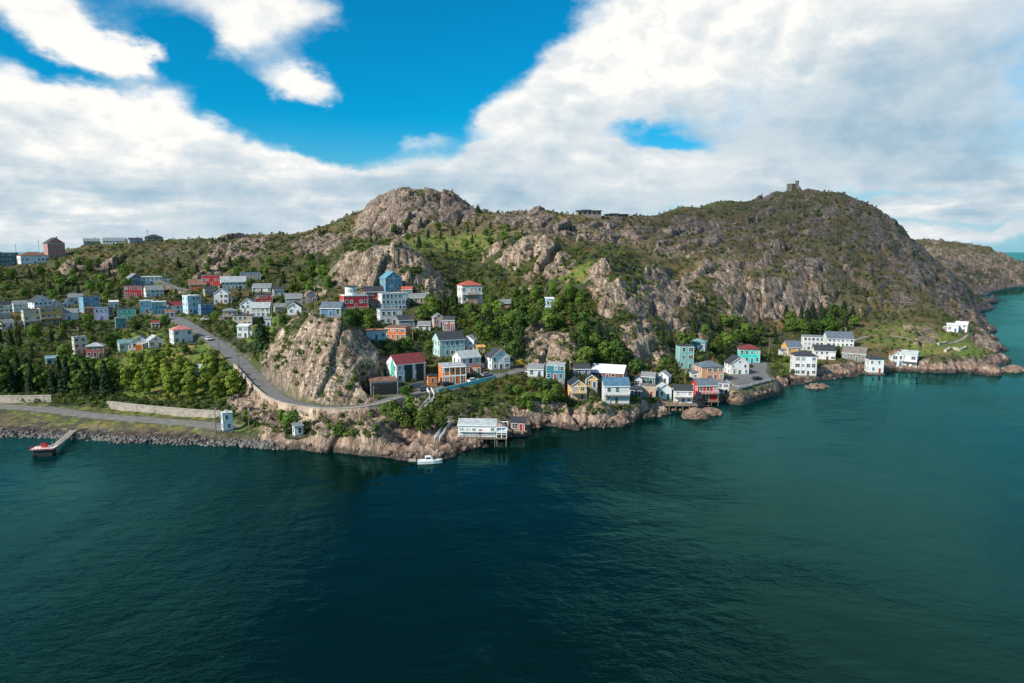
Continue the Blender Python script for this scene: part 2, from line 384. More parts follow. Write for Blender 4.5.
def cover(polys):
    m = np.zeros(ZG.shape)
    for poly, y0, y1, v in polys:
        k = inpoly(poly, PXG, PYG) & (YY > y0) & (YY < y1)
        m[k] = np.maximum(m[k], v)
    return m
ROCK = [
 ([(258,378),(268,345),(285,322),(310,314),(345,314),(356,326),(368,343),(384,352),(390,380),(384,402),(345,407),(300,404),(272,394)], 205, 275, 1),
 ([(330,272),(350,252),(385,246),(428,252),(447,275),(447,300),(415,298),(380,294),(345,294)], 310, 372, 1),
 ([(345,234),(358,206),(400,185),(440,186),(474,206),(478,222),(430,229),(400,242),(350,242)], 500, 800, 1),
 ([(482,250),(520,234),(545,232),(562,250),(580,262),(560,285),(530,278),(500,266)], 330, 470, .95),
 ([(490,222),(530,208),(572,222),(577,238),(545,234),(505,230)], 430, 720, .9),
 ([(505,285),(535,280),(545,300),(515,300)], 330, 400, .7),
 ([(586,268),(607,264),(622,320),(604,326),(590,292)], 260, 400, 1),
 ([(515,332),(535,320),(556,325),(575,345),(582,372),(548,368),(525,366)], 240, 300, 1),
 ([(598,262),(625,285),(650,330),(634,330),(612,290)], 270, 420, .9),
 ([(655,268),(675,268),(695,300),(718,345),(692,348),(660,322),(640,308),(648,290)], 270, 460, .85),
 ([(618,330),(650,330),(668,345),(676,368),(650,368),(628,352)], 250, 330, .95),
 ([(716,302),(740,284),(790,276),(820,288),(838,305),(832,314),(790,322),(745,320),(720,320)], 330, 460, 1),
 ([(660,228),(700,218),(730,224),(730,240),(690,244)], 450, 1000, .75),
 ([(580,222),(620,215),(650,222),(650,244),(600,242)], 430, 800, .75),
 ([(205,244),(235,232),(275,236),(262,262),(215,262)], 420, 640, .75),
 ([(185,272),(200,258),(226,256),(230,280),(195,284)], 390, 540, .95),
 ([(52,276),(74,254),(90,262),(72,284)], 400, 560, .85), ([(88,272),(106,252),(124,256),(122,276)], 400, 560, .9),
 ([(150,250),(200,240),(205,256),(160,264)], 440, 620, .6), ([(285,244),(300,234),(340,230),(348,250),(300,258)], 430, 640, .75),
 ([(850,200),(905,222),(940,262),(975,300),(975,330),(930,300),(870,250)], 430, 1050, .72),
 ([(620,240),(760,206),(850,192),(900,222),(930,262),(900,322),(840,318),(760,275),(690,265)], 380, 1100, .47),
 ([(925,330),(945,336),(940,346),(900,350)], 340, 440, .7), ([(880,328),(935,322),(935,336),(885,338)], 370, 440, .6),
 ([(255,425),(330,408),(395,405),(408,430),(440,450),(440,462),(330,456),(262,450)], 180, 222, .78),
 ([(395,420),(470,425),(560,405),(650,395),(700,405),(700,425),(560,440),(430,466),(395,466)], 178, 250, .8),
 ([(440,405),(505,402),(560,400),(560,420),(500,430),(440,430)], 195, 240, .62),
 ([(895,240),(950,244),(1030,256),(1030,295),(985,295),(940,270)], 950, 1600, .72),
 ([(960,285),(1000,330),(1012,352),(1015,378),(975,350)], 350, 1000, .95),
]
GRASS = [
 ([(395,240),(440,232),(500,232),(500,252),(450,258),(400,250)], 380, 560, .6),
 ([(552,282),(575,264),(598,262),(600,278),(570,290)], 330, 420, 1),
 ([(905,352),(940,338),(972,332),(985,348),(982,364),(930,364),(905,362)], 330, 420, 1.4),
 ([(228,318),(262,310),(285,318),(262,345),(238,340)], 290, 360, .9), ([(165,305),(210,312),(215,330),(175,318)], 330, 400, .5),
 ([(110,330),(170,330),(165,345),(120,350)], 290, 350, .7), ([(140,343),(225,346),(245,380),(225,402),(125,398),(115,365)], 228, 310, .95),
 ([(0,400),(220,412),(280,425),(280,436),(0,432)], 190, 245, .42),
 ([(445,398),(490,396),(495,408),(445,410)], 205, 226, .45), ([(770,360),(800,362),(800,378),(770,380)], 300, 330, .8),
 ([(850,330),(905,318),(945,330),(950,345),(900,360),(860,350)], 345, 450, .5), ([(560,215),(740,200),(740,208),(600,222)], 600, 1000, .4),
]
rock = cover(ROCK); grass = cover(GRASS)
# shore rock band east of the old road, plain shingle on the west shore
shore = sstep(PXG, 255, 280)*(1-sstep(ZG, 2.2, 4.6)) + sstep(PXG, 880, 960)*(1-sstep(ZG, 3.0, 9))
rock = np.clip(np.maximum(smooth(rock, 4), shore), 0, 1); grass = smooth(grass, 5)
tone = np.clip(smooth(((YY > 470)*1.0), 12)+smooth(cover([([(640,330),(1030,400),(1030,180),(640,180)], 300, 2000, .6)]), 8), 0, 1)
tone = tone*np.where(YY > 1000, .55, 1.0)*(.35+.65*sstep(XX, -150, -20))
land = sstep(ZG, -1.5, 2.5)
def facet(x, y, seed):
    """angular blocks: every jittered cell carries its own height and tilt; also the distance to the joint between blocks"""
    xi = np.floor(x).astype(np.int64); yi = np.floor(y).astype(np.int64)
    b1 = np.full(x.shape, 9.0); b2 = np.full(x.shape, 9.0); h = np.zeros(x.shape); gx = np.zeros(x.shape); gy = np.zeros(x.shape); ox = np.zeros(x.shape); oy = np.zeros(x.shape)
    for dx in (-1, 0, 1):
        for dy in (-1, 0, 1):
            ix, iy = xi+dx, yi+dy
            k = (ix*73856093 ^ iy*19349663 ^ (seed*83492791)) & 0x7fffffff
            k = (k*1103515245+12345) & 0x7fffffff; r1 = (k & 1023)/1023.; k = (k*1103515245+12345) & 0x7fffffff; r2 = ((k >> 7) & 1023)/1023.
            k = (k*1103515245+12345) & 0x7fffffff; r3 = ((k >> 7) & 1023)/1023.; k = (k*1103515245+12345) & 0x7fffffff; r4 = ((k >> 7) & 1023)/1023.; k = (k*1103515245+12345) & 0x7fffffff; r5 = ((k >> 7) & 1023)/1023.
            px_, py_ = x-(ix+.1+.8*r1), y-(iy+.1+.8*r2); d = np.hypot(px_, py_); n = d < b1
            b2 = np.where(n, b1, np.minimum(b2, d)); b1 = np.where(n, d, b1)
            h = np.where(n, r3, h); gx = np.where(n, r4-.5, gx); gy = np.where(n, r5-.5, gy); ox = np.where(n, px_, ox); oy = np.where(n, py_, oy)
    return h-.5, gx*ox+gy*oy, b2-b1
def add_relief(Z):
    global rock
    th = rad(32); a = XX*math.cos(th)-YY*math.sin(th); b = XX*math.sin(th)+YY*math.cos(th)
    wx, wy = fbm(XX/22, YY/22, 3, 201)*5, fbm(XX/22, YY/22, 3, 202)*5
    # bedrock breaking through the turf in long streaks
    oc = fbm((a+wx)/34, (b+wy)/80, 5, 301, .6); oc2 = fbm((a+wx)/9, (b+wy)/20, 4, 311, .6)
    reach = np.clip((Z-9)/14, 0, 1)*(1-.8*grass)*np.clip(.30+.50*tone*sstep(XX, -60, 80)+.30*sstep(XX, 0, 120)*sstep(YY, 330, 420)+.2*tone, 0, .92)
    rock = np.maximum(rock, sstep(oc+.35*oc2, .11-.19*tone, .36-.12*tone)*reach*.95)
    # turf and shrubs sit in the gullies of the crags
    rock = np.clip(rock-.75*sstep(fbm((a+wx)/16, (b+wy)/40, 4, 321, .6), .17, .40)*sstep(Z, 5, 9)*(rock > .2), 0, 1)
    hill = fbm(XX/55, YY/55, 4, 3)*2.6*land*np.clip((Z-8)/22, 0, 1)*np.clip(YY/400, .5, 1.6)
    far = np.clip(YY/330, .65, 2.0)
    k = (rock > .03) | (np.abs(Z) < 5)
    f1 = np.zeros(Z.shape); f2 = np.zeros(Z.shape)
    s1 = far[k]
    h, t, e = facet((a[k]+wx[k]*.5)/(9*s1**.5), (b[k]+wy[k])/(26*s1**.5), 5); f1[k] = h*4.2+t*9.0-1.6*sstep(e, .16, .0)
    h, t, e = facet((a[k]*.95+b[k]*.3+wx[k]*.4)/3.6, (b[k]-a[k]*.3+wy[k]*.4)/7.5, 9); f2[k] = h*1.5+t*3.2-.7*sstep(e, .2, .0)
    small = ridged(XX/3.2, YY/4.5, 3, 23, .55)-.4
    flute = ridged(XX/7+fbm(XX/30, YY/30, 2, 8)*.8, YY/38, 4, 131, .55)-.4
    rr = f1*np.clip(far, .8, 1.5)+f2*.72+small*.35+flute*1.8*np.clip(1.6-YY/420, .25, 1)
    rs = np.clip(rock*1.25, 0, 1)*np.where(YY < 262, .72, 1.0)
    rr = np.where(YY < 262, rr-f2*.35-small*.3, rr)
    Z = Z+hill*(1-.5*rock)+rr*rs*land*np.clip(Z/6+.2, .25, 1)*.85
    Z = Z+fbm(XX/4, YY/4, 3, 41)*.8*land*np.clip((Z-4)/10, .05, 1)*np.clip(YY/300, .4, 2)
    # ledges and blocks along the waterline
    sh = np.exp(-((Z-.4)/2.8)**2)*sstep(PXG, 258, 290)
    Z = Z+sh*(f2*.5+f1*.35+(ridged(XX/9, YY/6, 3, 77)-.42)*2.6+fbm(XX/16, YY/14, 3, 99)*1.8)
    shw = np.exp(-((Z-.3)/1.5)**2)*(1-sstep(PXG, 258, 290))
    Z = Z+shw*fbm(XX/3, YY/3, 3, 55)*.9
    # fluted ribs running down the middle slope
    m = smooth(cover([([(520,270),(600,255),(700,262),(725,350),(600,372),(515,372)], 235, 460, 1)]), 10)
    a2 = XX*math.cos(rad(-28))+YY*math.sin(rad(-28)); b2 = -XX*math.sin(rad(-28))+YY*math.cos(rad(-28))
    return Z+m*(ridged(a2/24, b2/110, 3, 61)-.45)*9.0
ZG = add_relief(ZG)

def gz(X, Y):
    Y = max(Y, 151.0); return float(bil(UG, LY, ZG, np.array([X/Y]), np.array([math.log(Y)]))[0])
def at(px, py, lo=150, hi=2300):
    """first point of the ground seen at this pixel of the photograph (or the skyline below it)"""
    u, t = u_of(px, py), up_slope(py)
    i = int(np.clip(np.searchsorted(UG, u)-1, 0, NU-2)); f = (u-UG[i])/(UG[i+1]-UG[i])
    prof = ZG[:, i]*(1-f)+ZG[:, i+1]*f; Ys = np.exp(LY); ray = HC+t*Ys
    k = np.where((prof >= ray) & (Ys >= lo) & (Ys <= hi) & (prof > -.5))[0]
    if len(k) == 0:
        s = np.where((Ys >= lo) & (Ys <= hi), (prof-HC)/Ys, -9); j = int(np.argmax(s))
        return Vector((u*Ys[j], Ys[j], prof[j]))
    j = k[0]
    if j > 0:
        d0 = ray[j-1]-prof[j-1]; d1 = ray[j]-prof[j]
        g = d0/(d0-d1) if d0-d1 > 1e-6 and d0 > 0 else 1.0
        Y = Ys[j-1]+(Ys[j]-Ys[j-1])*min(max(g, 0), 1)
    else: Y = Ys[0]
    return Vector((u*Y, Y, HC+t*Y))
def flatten(X, Y, z, r, blend):
    i0, i1 = np.searchsorted(UG, [(X-r-blend)/Y-.02, (X+r+blend)/Y+.02]); j0, j1 = np.searchsorted(LY, [math.log(max(Y-r-blend, 151)), math.log(Y+r+blend)])
    i0 = max(i0-1, 0); j0 = max(j0-1, 0)
    s = np.s_[j0:j1+1, i0:i1+1]
    d = np.hypot(XX[s]-X, YY[s]-Y); k = 1-sstep(d, r, r+blend)
    ZG[s] = ZG[s]*(1-k)+z*k
    rock[s] *= 1-.9*k; BARE[s] = np.maximum(BARE[s], 1-sstep(d, r, r+blend*.4))
BARE = np.zeros(ZG.shape)
def seg_dist(P, X, Y):
    best = np.full(X.shape, 1e9); zz = np.zeros(X.shape)
    for (a, b) in zip(P[:-1], P[1:]):
        dx, dy = b[0]-a[0], b[1]-a[1]; L2 = dx*dx+dy*dy+1e-9
        t = np.clip(((X-a[0])*dx+(Y-a[1])*dy)/L2, 0, 1); d = np.hypot(X-a[0]-t*dx, Y-a[1]-t*dy)
        k = d < best; best[k] = d[k]; zz[k] = (a[2]+t*(b[2]-a[2]))[k]
    return best, zz
def flatten_path(P, half, blend, drop=.06):
    P = [tuple(p) for p in P]
    k = (XX > min(p[0] for p in P)-20) & (XX < max(p[0] for p in P)+20) & (YY > min(p[1] for p in P)-20) & (YY < max(p[1] for p in P)+20)
    d, z = seg_dist(P, XX[k], YY[k]); w = 1-sstep(d, half, half+blend)
    ZG[k] = ZG[k]*(1-w)+(z-drop)*w
    BARE[k] = np.maximum(BARE[k], 1-sstep(d, half+.3, half+1.2)); rock[k] *= 1-.8*(1-sstep(d, half, half+.5))
def resample(P, step):
    """Catmull-Rom through P, then even steps"""
    P = [Vector(p) for p in P]; Q = []
    for i in range(len(P)-1):
        p0, p1, p2, p3 = P[max(i-1, 0)], P[i], P[i+1], P[min(i+2, len(P)-1)]
        n = max(2, int((p2-p1).length/step))
        for k in range(n):
            t = k/n
            Q.append(.5*((2*p1)+(p2-p0)*t+(2*p0-5*p1+4*p2-p3)*t*t+(3*p1-p0-3*p2+p3)*t**3))
    return Q+[P[-1]]
def strip(name, Q, halfs, dz, mat, z_edge=-.25):
    """road sheet along Q with small turned-down edges"""
    v = []; f = []; n = len(Q)
    prof = [(-1.02, z_edge), (-1.0, 0), (-.5, .03), (0, .05), (.5, .03), (1.0, 0), (1.02, z_edge)]; k = len(prof)
    for i, p in enumerate(Q):
        t = (Q[min(i+1, n-1)]-Q[max(i-1, 0)]); t.z = 0; t.normalize(); s = Vector((t.y, -t.x, 0))
        for (o, h) in prof: v.append(p+s*halfs*o+Vector((0, 0, dz+h)))
    for i in range(n-1):
        for j in range(k-1): f.append((i*k+j, i*k+j+1, (i+1)*k+j+1, (i+1)*k+j))
    m = MB(); m.add(v, f); o = m.build(name, mat)
    return o
def offset_line(Q, d):
    out = []; n = len(Q)
    for i, p in enumerate(Q):
        t = (Q[min(i+1, n-1)]-Q[max(i-1, 0)]); t.z = 0; t.normalize()
        out.append(p+Vector((t.y, -t.x, 0))*d)
    return out
def wall_line(name, Q, thick, tops, bots, mat, parent=None):
    """a wall following Q; tops and bots are absolute heights per point"""
    A = offset_line(Q, -thick/2); B = offset_line(Q, thick/2); v = []; f = []; n = len(Q)
    for i in range(n):
        v += [(A[i].x, A[i].y, bots[i]), (B[i].x, B[i].y, bots[i]), (B[i].x, B[i].y, tops[i]), (A[i].x, A[i].y, tops[i])]
    for i in range(n-1):
        for j in range(4): f.append((i*4+j, i*4+(j+1) % 4, i*4+4+(j+1) % 4, i*4+4+j))
    f += [(0, 1, 2, 3), tuple(n*4-4+j for j in (3, 2, 1, 0))]
    m = MB(); m.add(v, f); return m.build(name, mat, parent)
# ------------------------------------------------------------------ roads and yards cut into the terrain
def pz(px, py, Y): return Vector((u_of(px, py)*Y, Y, HC+up_slope(py)*Y))
def pzz(px, py, z): return pz(px, py, y_for_z(py, z))
ROAD = [pzz(150,309,24.5), pzz(176,318,22.5), pzz(202,333,18.5), pzz(226,350,15), pzz(248,370,11.8), pzz(264,387,9.2), pzz(286,401.5,7.6), pzz(326,408.5,7.0), pzz(366,406.5,7.6), pzz(398,398,8.8), pzz(440,389,10.2), pzz(490,377,12), pzz(522,369,13)]
ROADQ = resample(ROAD, 2.0)
_part = [q for q in ROADQ if 262 <= to_px(q.x/q.y, q.y, q.z)[0] <= 402]
flatten_path(offset_line(_part, 7.2), 2.6, 2.5, 3.3)
flatten_path(ROADQ, 3.4, 1.4)
_d, _ = seg_dist([tuple(q) for q in offset_line(_part, 8.0)], XX, YY)
_w = 1-sstep(_d, 4.0, 6.5); rock = np.maximum(rock, _w); BARE = BARE*(1-_w)
ZG = ZG+_w*(facet(XX/4.5, YY/4.5, 77)[0]*2.2+facet(XX/1.8, YY/2.2, 79)[0]*.7)
ROAD2 = [pz(-60,303,402), pz(20,314,385), pz(90,327,352), pz(150,327,345), pz(176,319,350)]
LOWER = [pzz(-60,403,2.7), pzz(0,406,2.6), pzz(50,410,2.6), pzz(100,416,2.6), pzz(150,420,2.5), pzz(195,423.5,2.5), pzz(228,428,2.6)]
LOWQ = resample(LOWER, 2.5); flatten_path(LOWQ, 3.2, 2.0)
UPL = [at(164,288), at(150,290), at(178,288), at(196,291)]
LANE = [pz(160,281,436), pz(176,287,420), pz(190,290,412)]
LANEQ = resample(LANE, 2.5); flatten_path(LANEQ, 2.2, 2.5)
PATH = [at(852,341), at(870,336), at(890,335.5), at(910,339), at(930,343), at(950,343), at(962,339), at(968,333), at(966,329)]
PATHQ = resample(PATH, 2.0); flatten_path(PATHQ, 1.0, 1.5)
LOT = [(729,367),(752,358.5),(768,363),(766,372),(773,381),(738,389.5),(727,383)]
LOTP = [pzz(a, b, 5.2) for a, b in LOT]
def flatten_poly(P, z, blend):
    k = (XX > min(p.x for p in P)-20) & (XX < max(p.x for p in P)+20) & (YY > min(p.y for p in P)-20) & (YY < max(p.y for p in P)+20)
    d, _ = seg_dist([tuple(p) for p in P]+[tuple(P[0])], XX[k], YY[k]); d[inpoly([(p.x, p.y) for p in P], XX[k], YY[k])] = 0
    w = 1-sstep(d, .8, blend); ZG[k] = ZG[k]*(1-w)+z*w; BARE[k] = np.maximum(BARE[k], 1-sstep(d, 0, blend*.6)); rock[k] *= 1-.8*(1-sstep(d, 0, blend*.5))
flatten_poly(LOTP, 5.1, 5)
# ------------------------------------------------------------------ terrain materials
def terrain_mat():
    m, nt, b = new_mat('hillside')
    geo = nt.new('ShaderNodeNewGeometry'); pos = geo.outputs['Position']; nz = nt.xyz(geo.outputs['Normal'])[2]
    rockA, grassA, toneA, bareA = nt.attr('rock'), nt.attr('grass'), nt.attr('tone'), nt.attr('bare')
    z = nt.xyz(pos)[2]
    nL = nt.noise(pos, .018, 5, .55); nM = nt.noise(pos, .075, 5, .6); nS = nt.noise(pos, .4, 4, .6); nX = nt.noise(pos, 1.6, 3, .6)
    # heath and scrub
    olive, dark, rust, straw = (.075,.080,.026), (.022,.038,.015), (.155,.085,.030), (.19,.15,.06)
    c = nt.mix(nt.ss(nM, .38, .6), dark, olive)
    c = nt.mix(nt.m('MULTIPLY', nt.ss(nt.noise(pos, .05, 6, .65, .4), .50, .62), nt.ss(toneA, -.2, .9, .35, 1)), c, rust)
    c = nt.mix(nt.m('MULTIPLY', nt.ss(nS, .52, .7), .6), c, straw)
    c = nt.mix(nt.m('MULTIPLY', nt.ss(nX, .35, .65), .5), c, nt.mix(1, c, (.35,.4,.35), 'MULTIPLY'))
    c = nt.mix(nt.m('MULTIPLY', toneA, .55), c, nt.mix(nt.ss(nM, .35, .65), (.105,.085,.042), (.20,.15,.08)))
    # grass
    gcol = nt.mix(nt.ss(nS, .35, .65), (.06,.115,.018), (.15,.18,.035)); gcol = nt.mix(nt.ss(nM, .46, .62), gcol, (.21,.165,.045))
    gm = nt.ss(nt.m('ADD', grassA, nt.m('MULTIPLY', nt.m('SUBTRACT', nS, .5), 1.0)), .3, .6)
    c = nt.mix(gm, c, gcol)
    # rock
    strata = nt.noise(nt.mapping(pos, scale=(.5,.12,.16), rot=(0,rad(18),rad(32))), 1.1, 6, .65, .6)
    fine = nt.noise(nt.mapping(pos, scale=(1.0,.5,.32), rot=(0,rad(18),rad(32))), 1.3, 5, .7, .4)
    rk = nt.mix(nt.ss(strata, .33, .68), (.235,.155,.108), (.59,.435,.315))
    rk = nt.mix(nt.ss(nM, .5, .72), rk, (.69,.53,.39))
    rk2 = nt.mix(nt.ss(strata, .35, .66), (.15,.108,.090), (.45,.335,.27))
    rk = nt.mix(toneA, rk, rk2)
    rk = nt.mix(nt.m('MULTIPLY', nt.ss(fine, .60, .40), .42), rk, nt.mix(1, rk, (.35,.33,.32), 'MULTIPLY'))
    cr1 = nt.m('ABSOLUTE', nt.m('SUBTRACT', nt.noise(nt.mapping(pos, scale=(.34,.16,.07), rot=(0,rad(14),rad(30))), 1.0, 5, .62, .9), .5))
    cr2 = nt.m('ABSOLUTE', nt.m('SUBTRACT', nt.noise(nt.mapping(pos, scale=(.10,.22,.16), rot=(rad(20),0,rad(-25))), 1.3, 5, .62, .7), .5))
    crack = nt.m('MINIMUM', cr1, nt.m('MULTIPLY', cr2, 1.6))
    rk = nt.mix(nt.ss(crack, .035, .004, 0, .85), rk, (.03,.026,.024))
    lich = nt.ss(nt.noise(pos, .22, 5, .7), .56, .66)
    rk = nt.mix(nt.m('MULTIPLY', lich, .6), rk, (.085,.085,.04))
    # wet band and weed at the tide line
    rk = nt.mix(nt.ss(z, 5, 2.0, 0, .4), rk, nt.mix(nt.ss(strata, .35, .65), (.20,.105,.075), (.50,.31,.235)))
    tide = nt.ss(nt.m('ADD', z, nt.m('MULTIPLY', nS, 3.0)), 3.7, 2.2)
    rk = nt.mix(nt.m('MULTIPLY', tide, .85), rk, (.022,.019,.016))
    slope = nt.ss(nz, .84, .60)
    rm = nt.m('ADD', nt.m('ADD', rockA, nt.m('MULTIPLY', slope, .42)), nt.m('MULTIPLY', nt.m('SUBTRACT', nt.noise(pos, .13, 6, .68, .3), .5), 1.5))
    rmask = nt.ss(rm, .50, .66)
    rmask = nt.m('MAXIMUM', rmask, tide)
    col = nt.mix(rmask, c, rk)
    # trodden ground round houses and along roads
    bcol = nt.mix(nt.ss(nS, .4, .62), (.09,.075,.055), (.20,.175,.14)); bcol = nt.mix(nt.ss(nM, .45, .55), bcol, (.055,.075,.025))
    col = nt.mix(nt.m('MULTIPLY', bareA, .8), col, bcol)
    nt.put(b.inputs['Base Color'], col)
    nt.put(b.inputs['Roughness'], nt.mix(tide, (.92,)*3, (.35,)*3)); b.inputs['Specular IOR Level'].default_value = .25
    h = nt.m('ADD', nt.m('MULTIPLY', nt.ss(crack, 0, .09), 1.0), nt.m('ADD', nt.m('MULTIPLY', strata, 1.6), nt.m('MULTIPLY', fine, 1.1)))
    h2 = nt.m('ADD', nt.m('MULTIPLY', nS, 1.1), nt.m('MULTIPLY', nX, .5))
    hh = nt.m('ADD', nt.m('MULTIPLY', h, rmask), nt.m('MULTIPLY', h2, nt.m('SUBTRACT', 1.15, rmask)))
    nt.put(b.inputs['Normal'], nt.bump(hh, .9, .46))
    return m
def water_mat():
    m, nt, b = new_mat('sea_water')
    pos = nt.new('ShaderNodeNewGeometry').outputs['Position']
    x, y, z = nt.xyz(pos)
    dist = nt.m('POWER', nt.m('ADD', nt.m('MULTIPLY', x, x), nt.m('MULTIPLY', y, y)), .5)
    fade = nt.ss(dist, 60, 900, 1.0, .22)
    patch = nt.noise(nt.mapping(pos, scale=(.010,.006,1), rot=(0,0,rad(25))), 1.0, 5, .6, 1.2)
    pw = nt.ss(patch, .40, .66)
    swell = nt.noise(nt.mapping(pos, scale=(.05,.085,1), rot=(0,0,rad(-22))), 1.0, 3, .5, .4)
    chop = nt.noise(nt.mapping(pos, scale=(.26,.42,1), rot=(0,0,rad(-30))), 1.0, 4, .6, .5)
    rip = nt.noise(nt.mapping(pos, scale=(.9,1.4,1), rot=(0,0,rad(-12))), 1.0, 3, .6, .3)
    h = nt.m('ADD', nt.m('MULTIPLY', swell, 1.3), nt.m('MULTIPLY', chop, nt.m('ADD', .12, nt.m('MULTIPLY', pw, 1.0))))
    h = nt.m('ADD', h, nt.m('MULTIPLY', rip, nt.m('ADD', .06, nt.m('MULTIPLY', pw, .22))))
    bn = nt.new('ShaderNodeBump'); nt.put(bn.inputs['Height'], h); bn.inputs['Distance'].default_value = 1.0; nt.put(bn.inputs['Strength'], nt.m('MULTIPLY', fade, nt.m('ADD', .24, nt.m('MULTIPLY', pw, .42))))
    # body tint: dark reflection and cloud shade painted down the middle
    mid_dist = nt.m('ABSOLUTE', nt.m('ADD', nt.m('ADD', x, nt.m('MULTIPLY', y, .12)), nt.m('MULTIPLY', nt.m('SUBTRACT', nt.noise(nt.mapping(pos, scale=(.007,.005,1)), 1.0, 4, .55, .8), .5), 190)))
    painted_refl = nt.ss(mid_dist, 25, 150)              # painted dark along the middle of the narrows, paler colour either side
    df = nt.new('ShaderNodeBsdfDiffuse'); nt.put(df.inputs[0], nt.mix(painted_refl, (.0010,.0085,.0075), (.0006,.023,.026)))
    gl = nt.new('ShaderNodeBsdfGlossy'); gl.inputs[0].default_value = (.19,.63,.58,1); nt.put(gl.inputs['Roughness'], nt.m('ADD', .05, nt.m('MULTIPLY', pw, .09))); nt.put(gl.inputs['Normal'], bn.outputs[0])
    fr = nt.new('ShaderNodeFresnel'); fr.inputs['IOR'].default_value = 1.33; nt.put(fr.inputs['Normal'], bn.outputs[0])
    mx = nt.new('ShaderNodeMixShader'); nt.put(mx.inputs[0], nt.m('MULTIPLY', fr.outputs[0], .85))
    nt.l.new(df.outputs[0], mx.inputs[1]); nt.l.new(gl.outputs[0], mx.inputs[2]); nt.l.new(mx.outputs[0], nt.n['Material Output'].inputs[0])
    nt.n.remove(b)
    return m
def simple(name, col, rough=.8, var=.25, scale=.6, bump=0.0, spec=.3, metal=0.0, streak=False):
    """painted or mineral surface: base colour with weathering and a little relief"""
    m, nt, b = new_mat(name)
    pos = nt.new('ShaderNodeNewGeometry').outputs['Position']
    vec = nt.mapping(pos, scale=(1,1,.35)) if streak else pos
    n = nt.noise(vec, scale, 5, .65); n2 = nt.noise(vec, scale*7, 3, .6)
    f = nt.m('ADD', nt.m('MULTIPLY', n, .65), nt.m('MULTIPLY', n2, .35))
    lo = tuple(c*(1-var) for c in col); hi = tuple(min(c*(1+var*.55), .9) for c in col)
    nt.put(b.inputs['Base Color'], nt.mix(nt.ss(f, .33, .67), lo, hi))
    b.inputs['Roughness'].default_value = rough; b.inputs['Specular IOR Level'].default_value = spec; b.inputs['Metallic'].default_value = metal
    if bump: nt.put(b.inputs['Normal'], nt.bump(n2, bump, .8))
    return m
M_ASPH = simple('asphalt', (.165,.160,.155), .9, .3, .35, .05)
M_GRAV = simple('gravel', (.20,.185,.165), .95, .35, .5, .1)
M_DIRT = simple('path_dirt', (.30,.26,.20), .95, .3, .6, .1)
M_CONC = simple('concrete', (.42,.36,.30), .9, .35, .5, .06, streak=True)
M_STONE = simple('wall_stone', (.40,.33,.27), .92, .45, .9, .15)
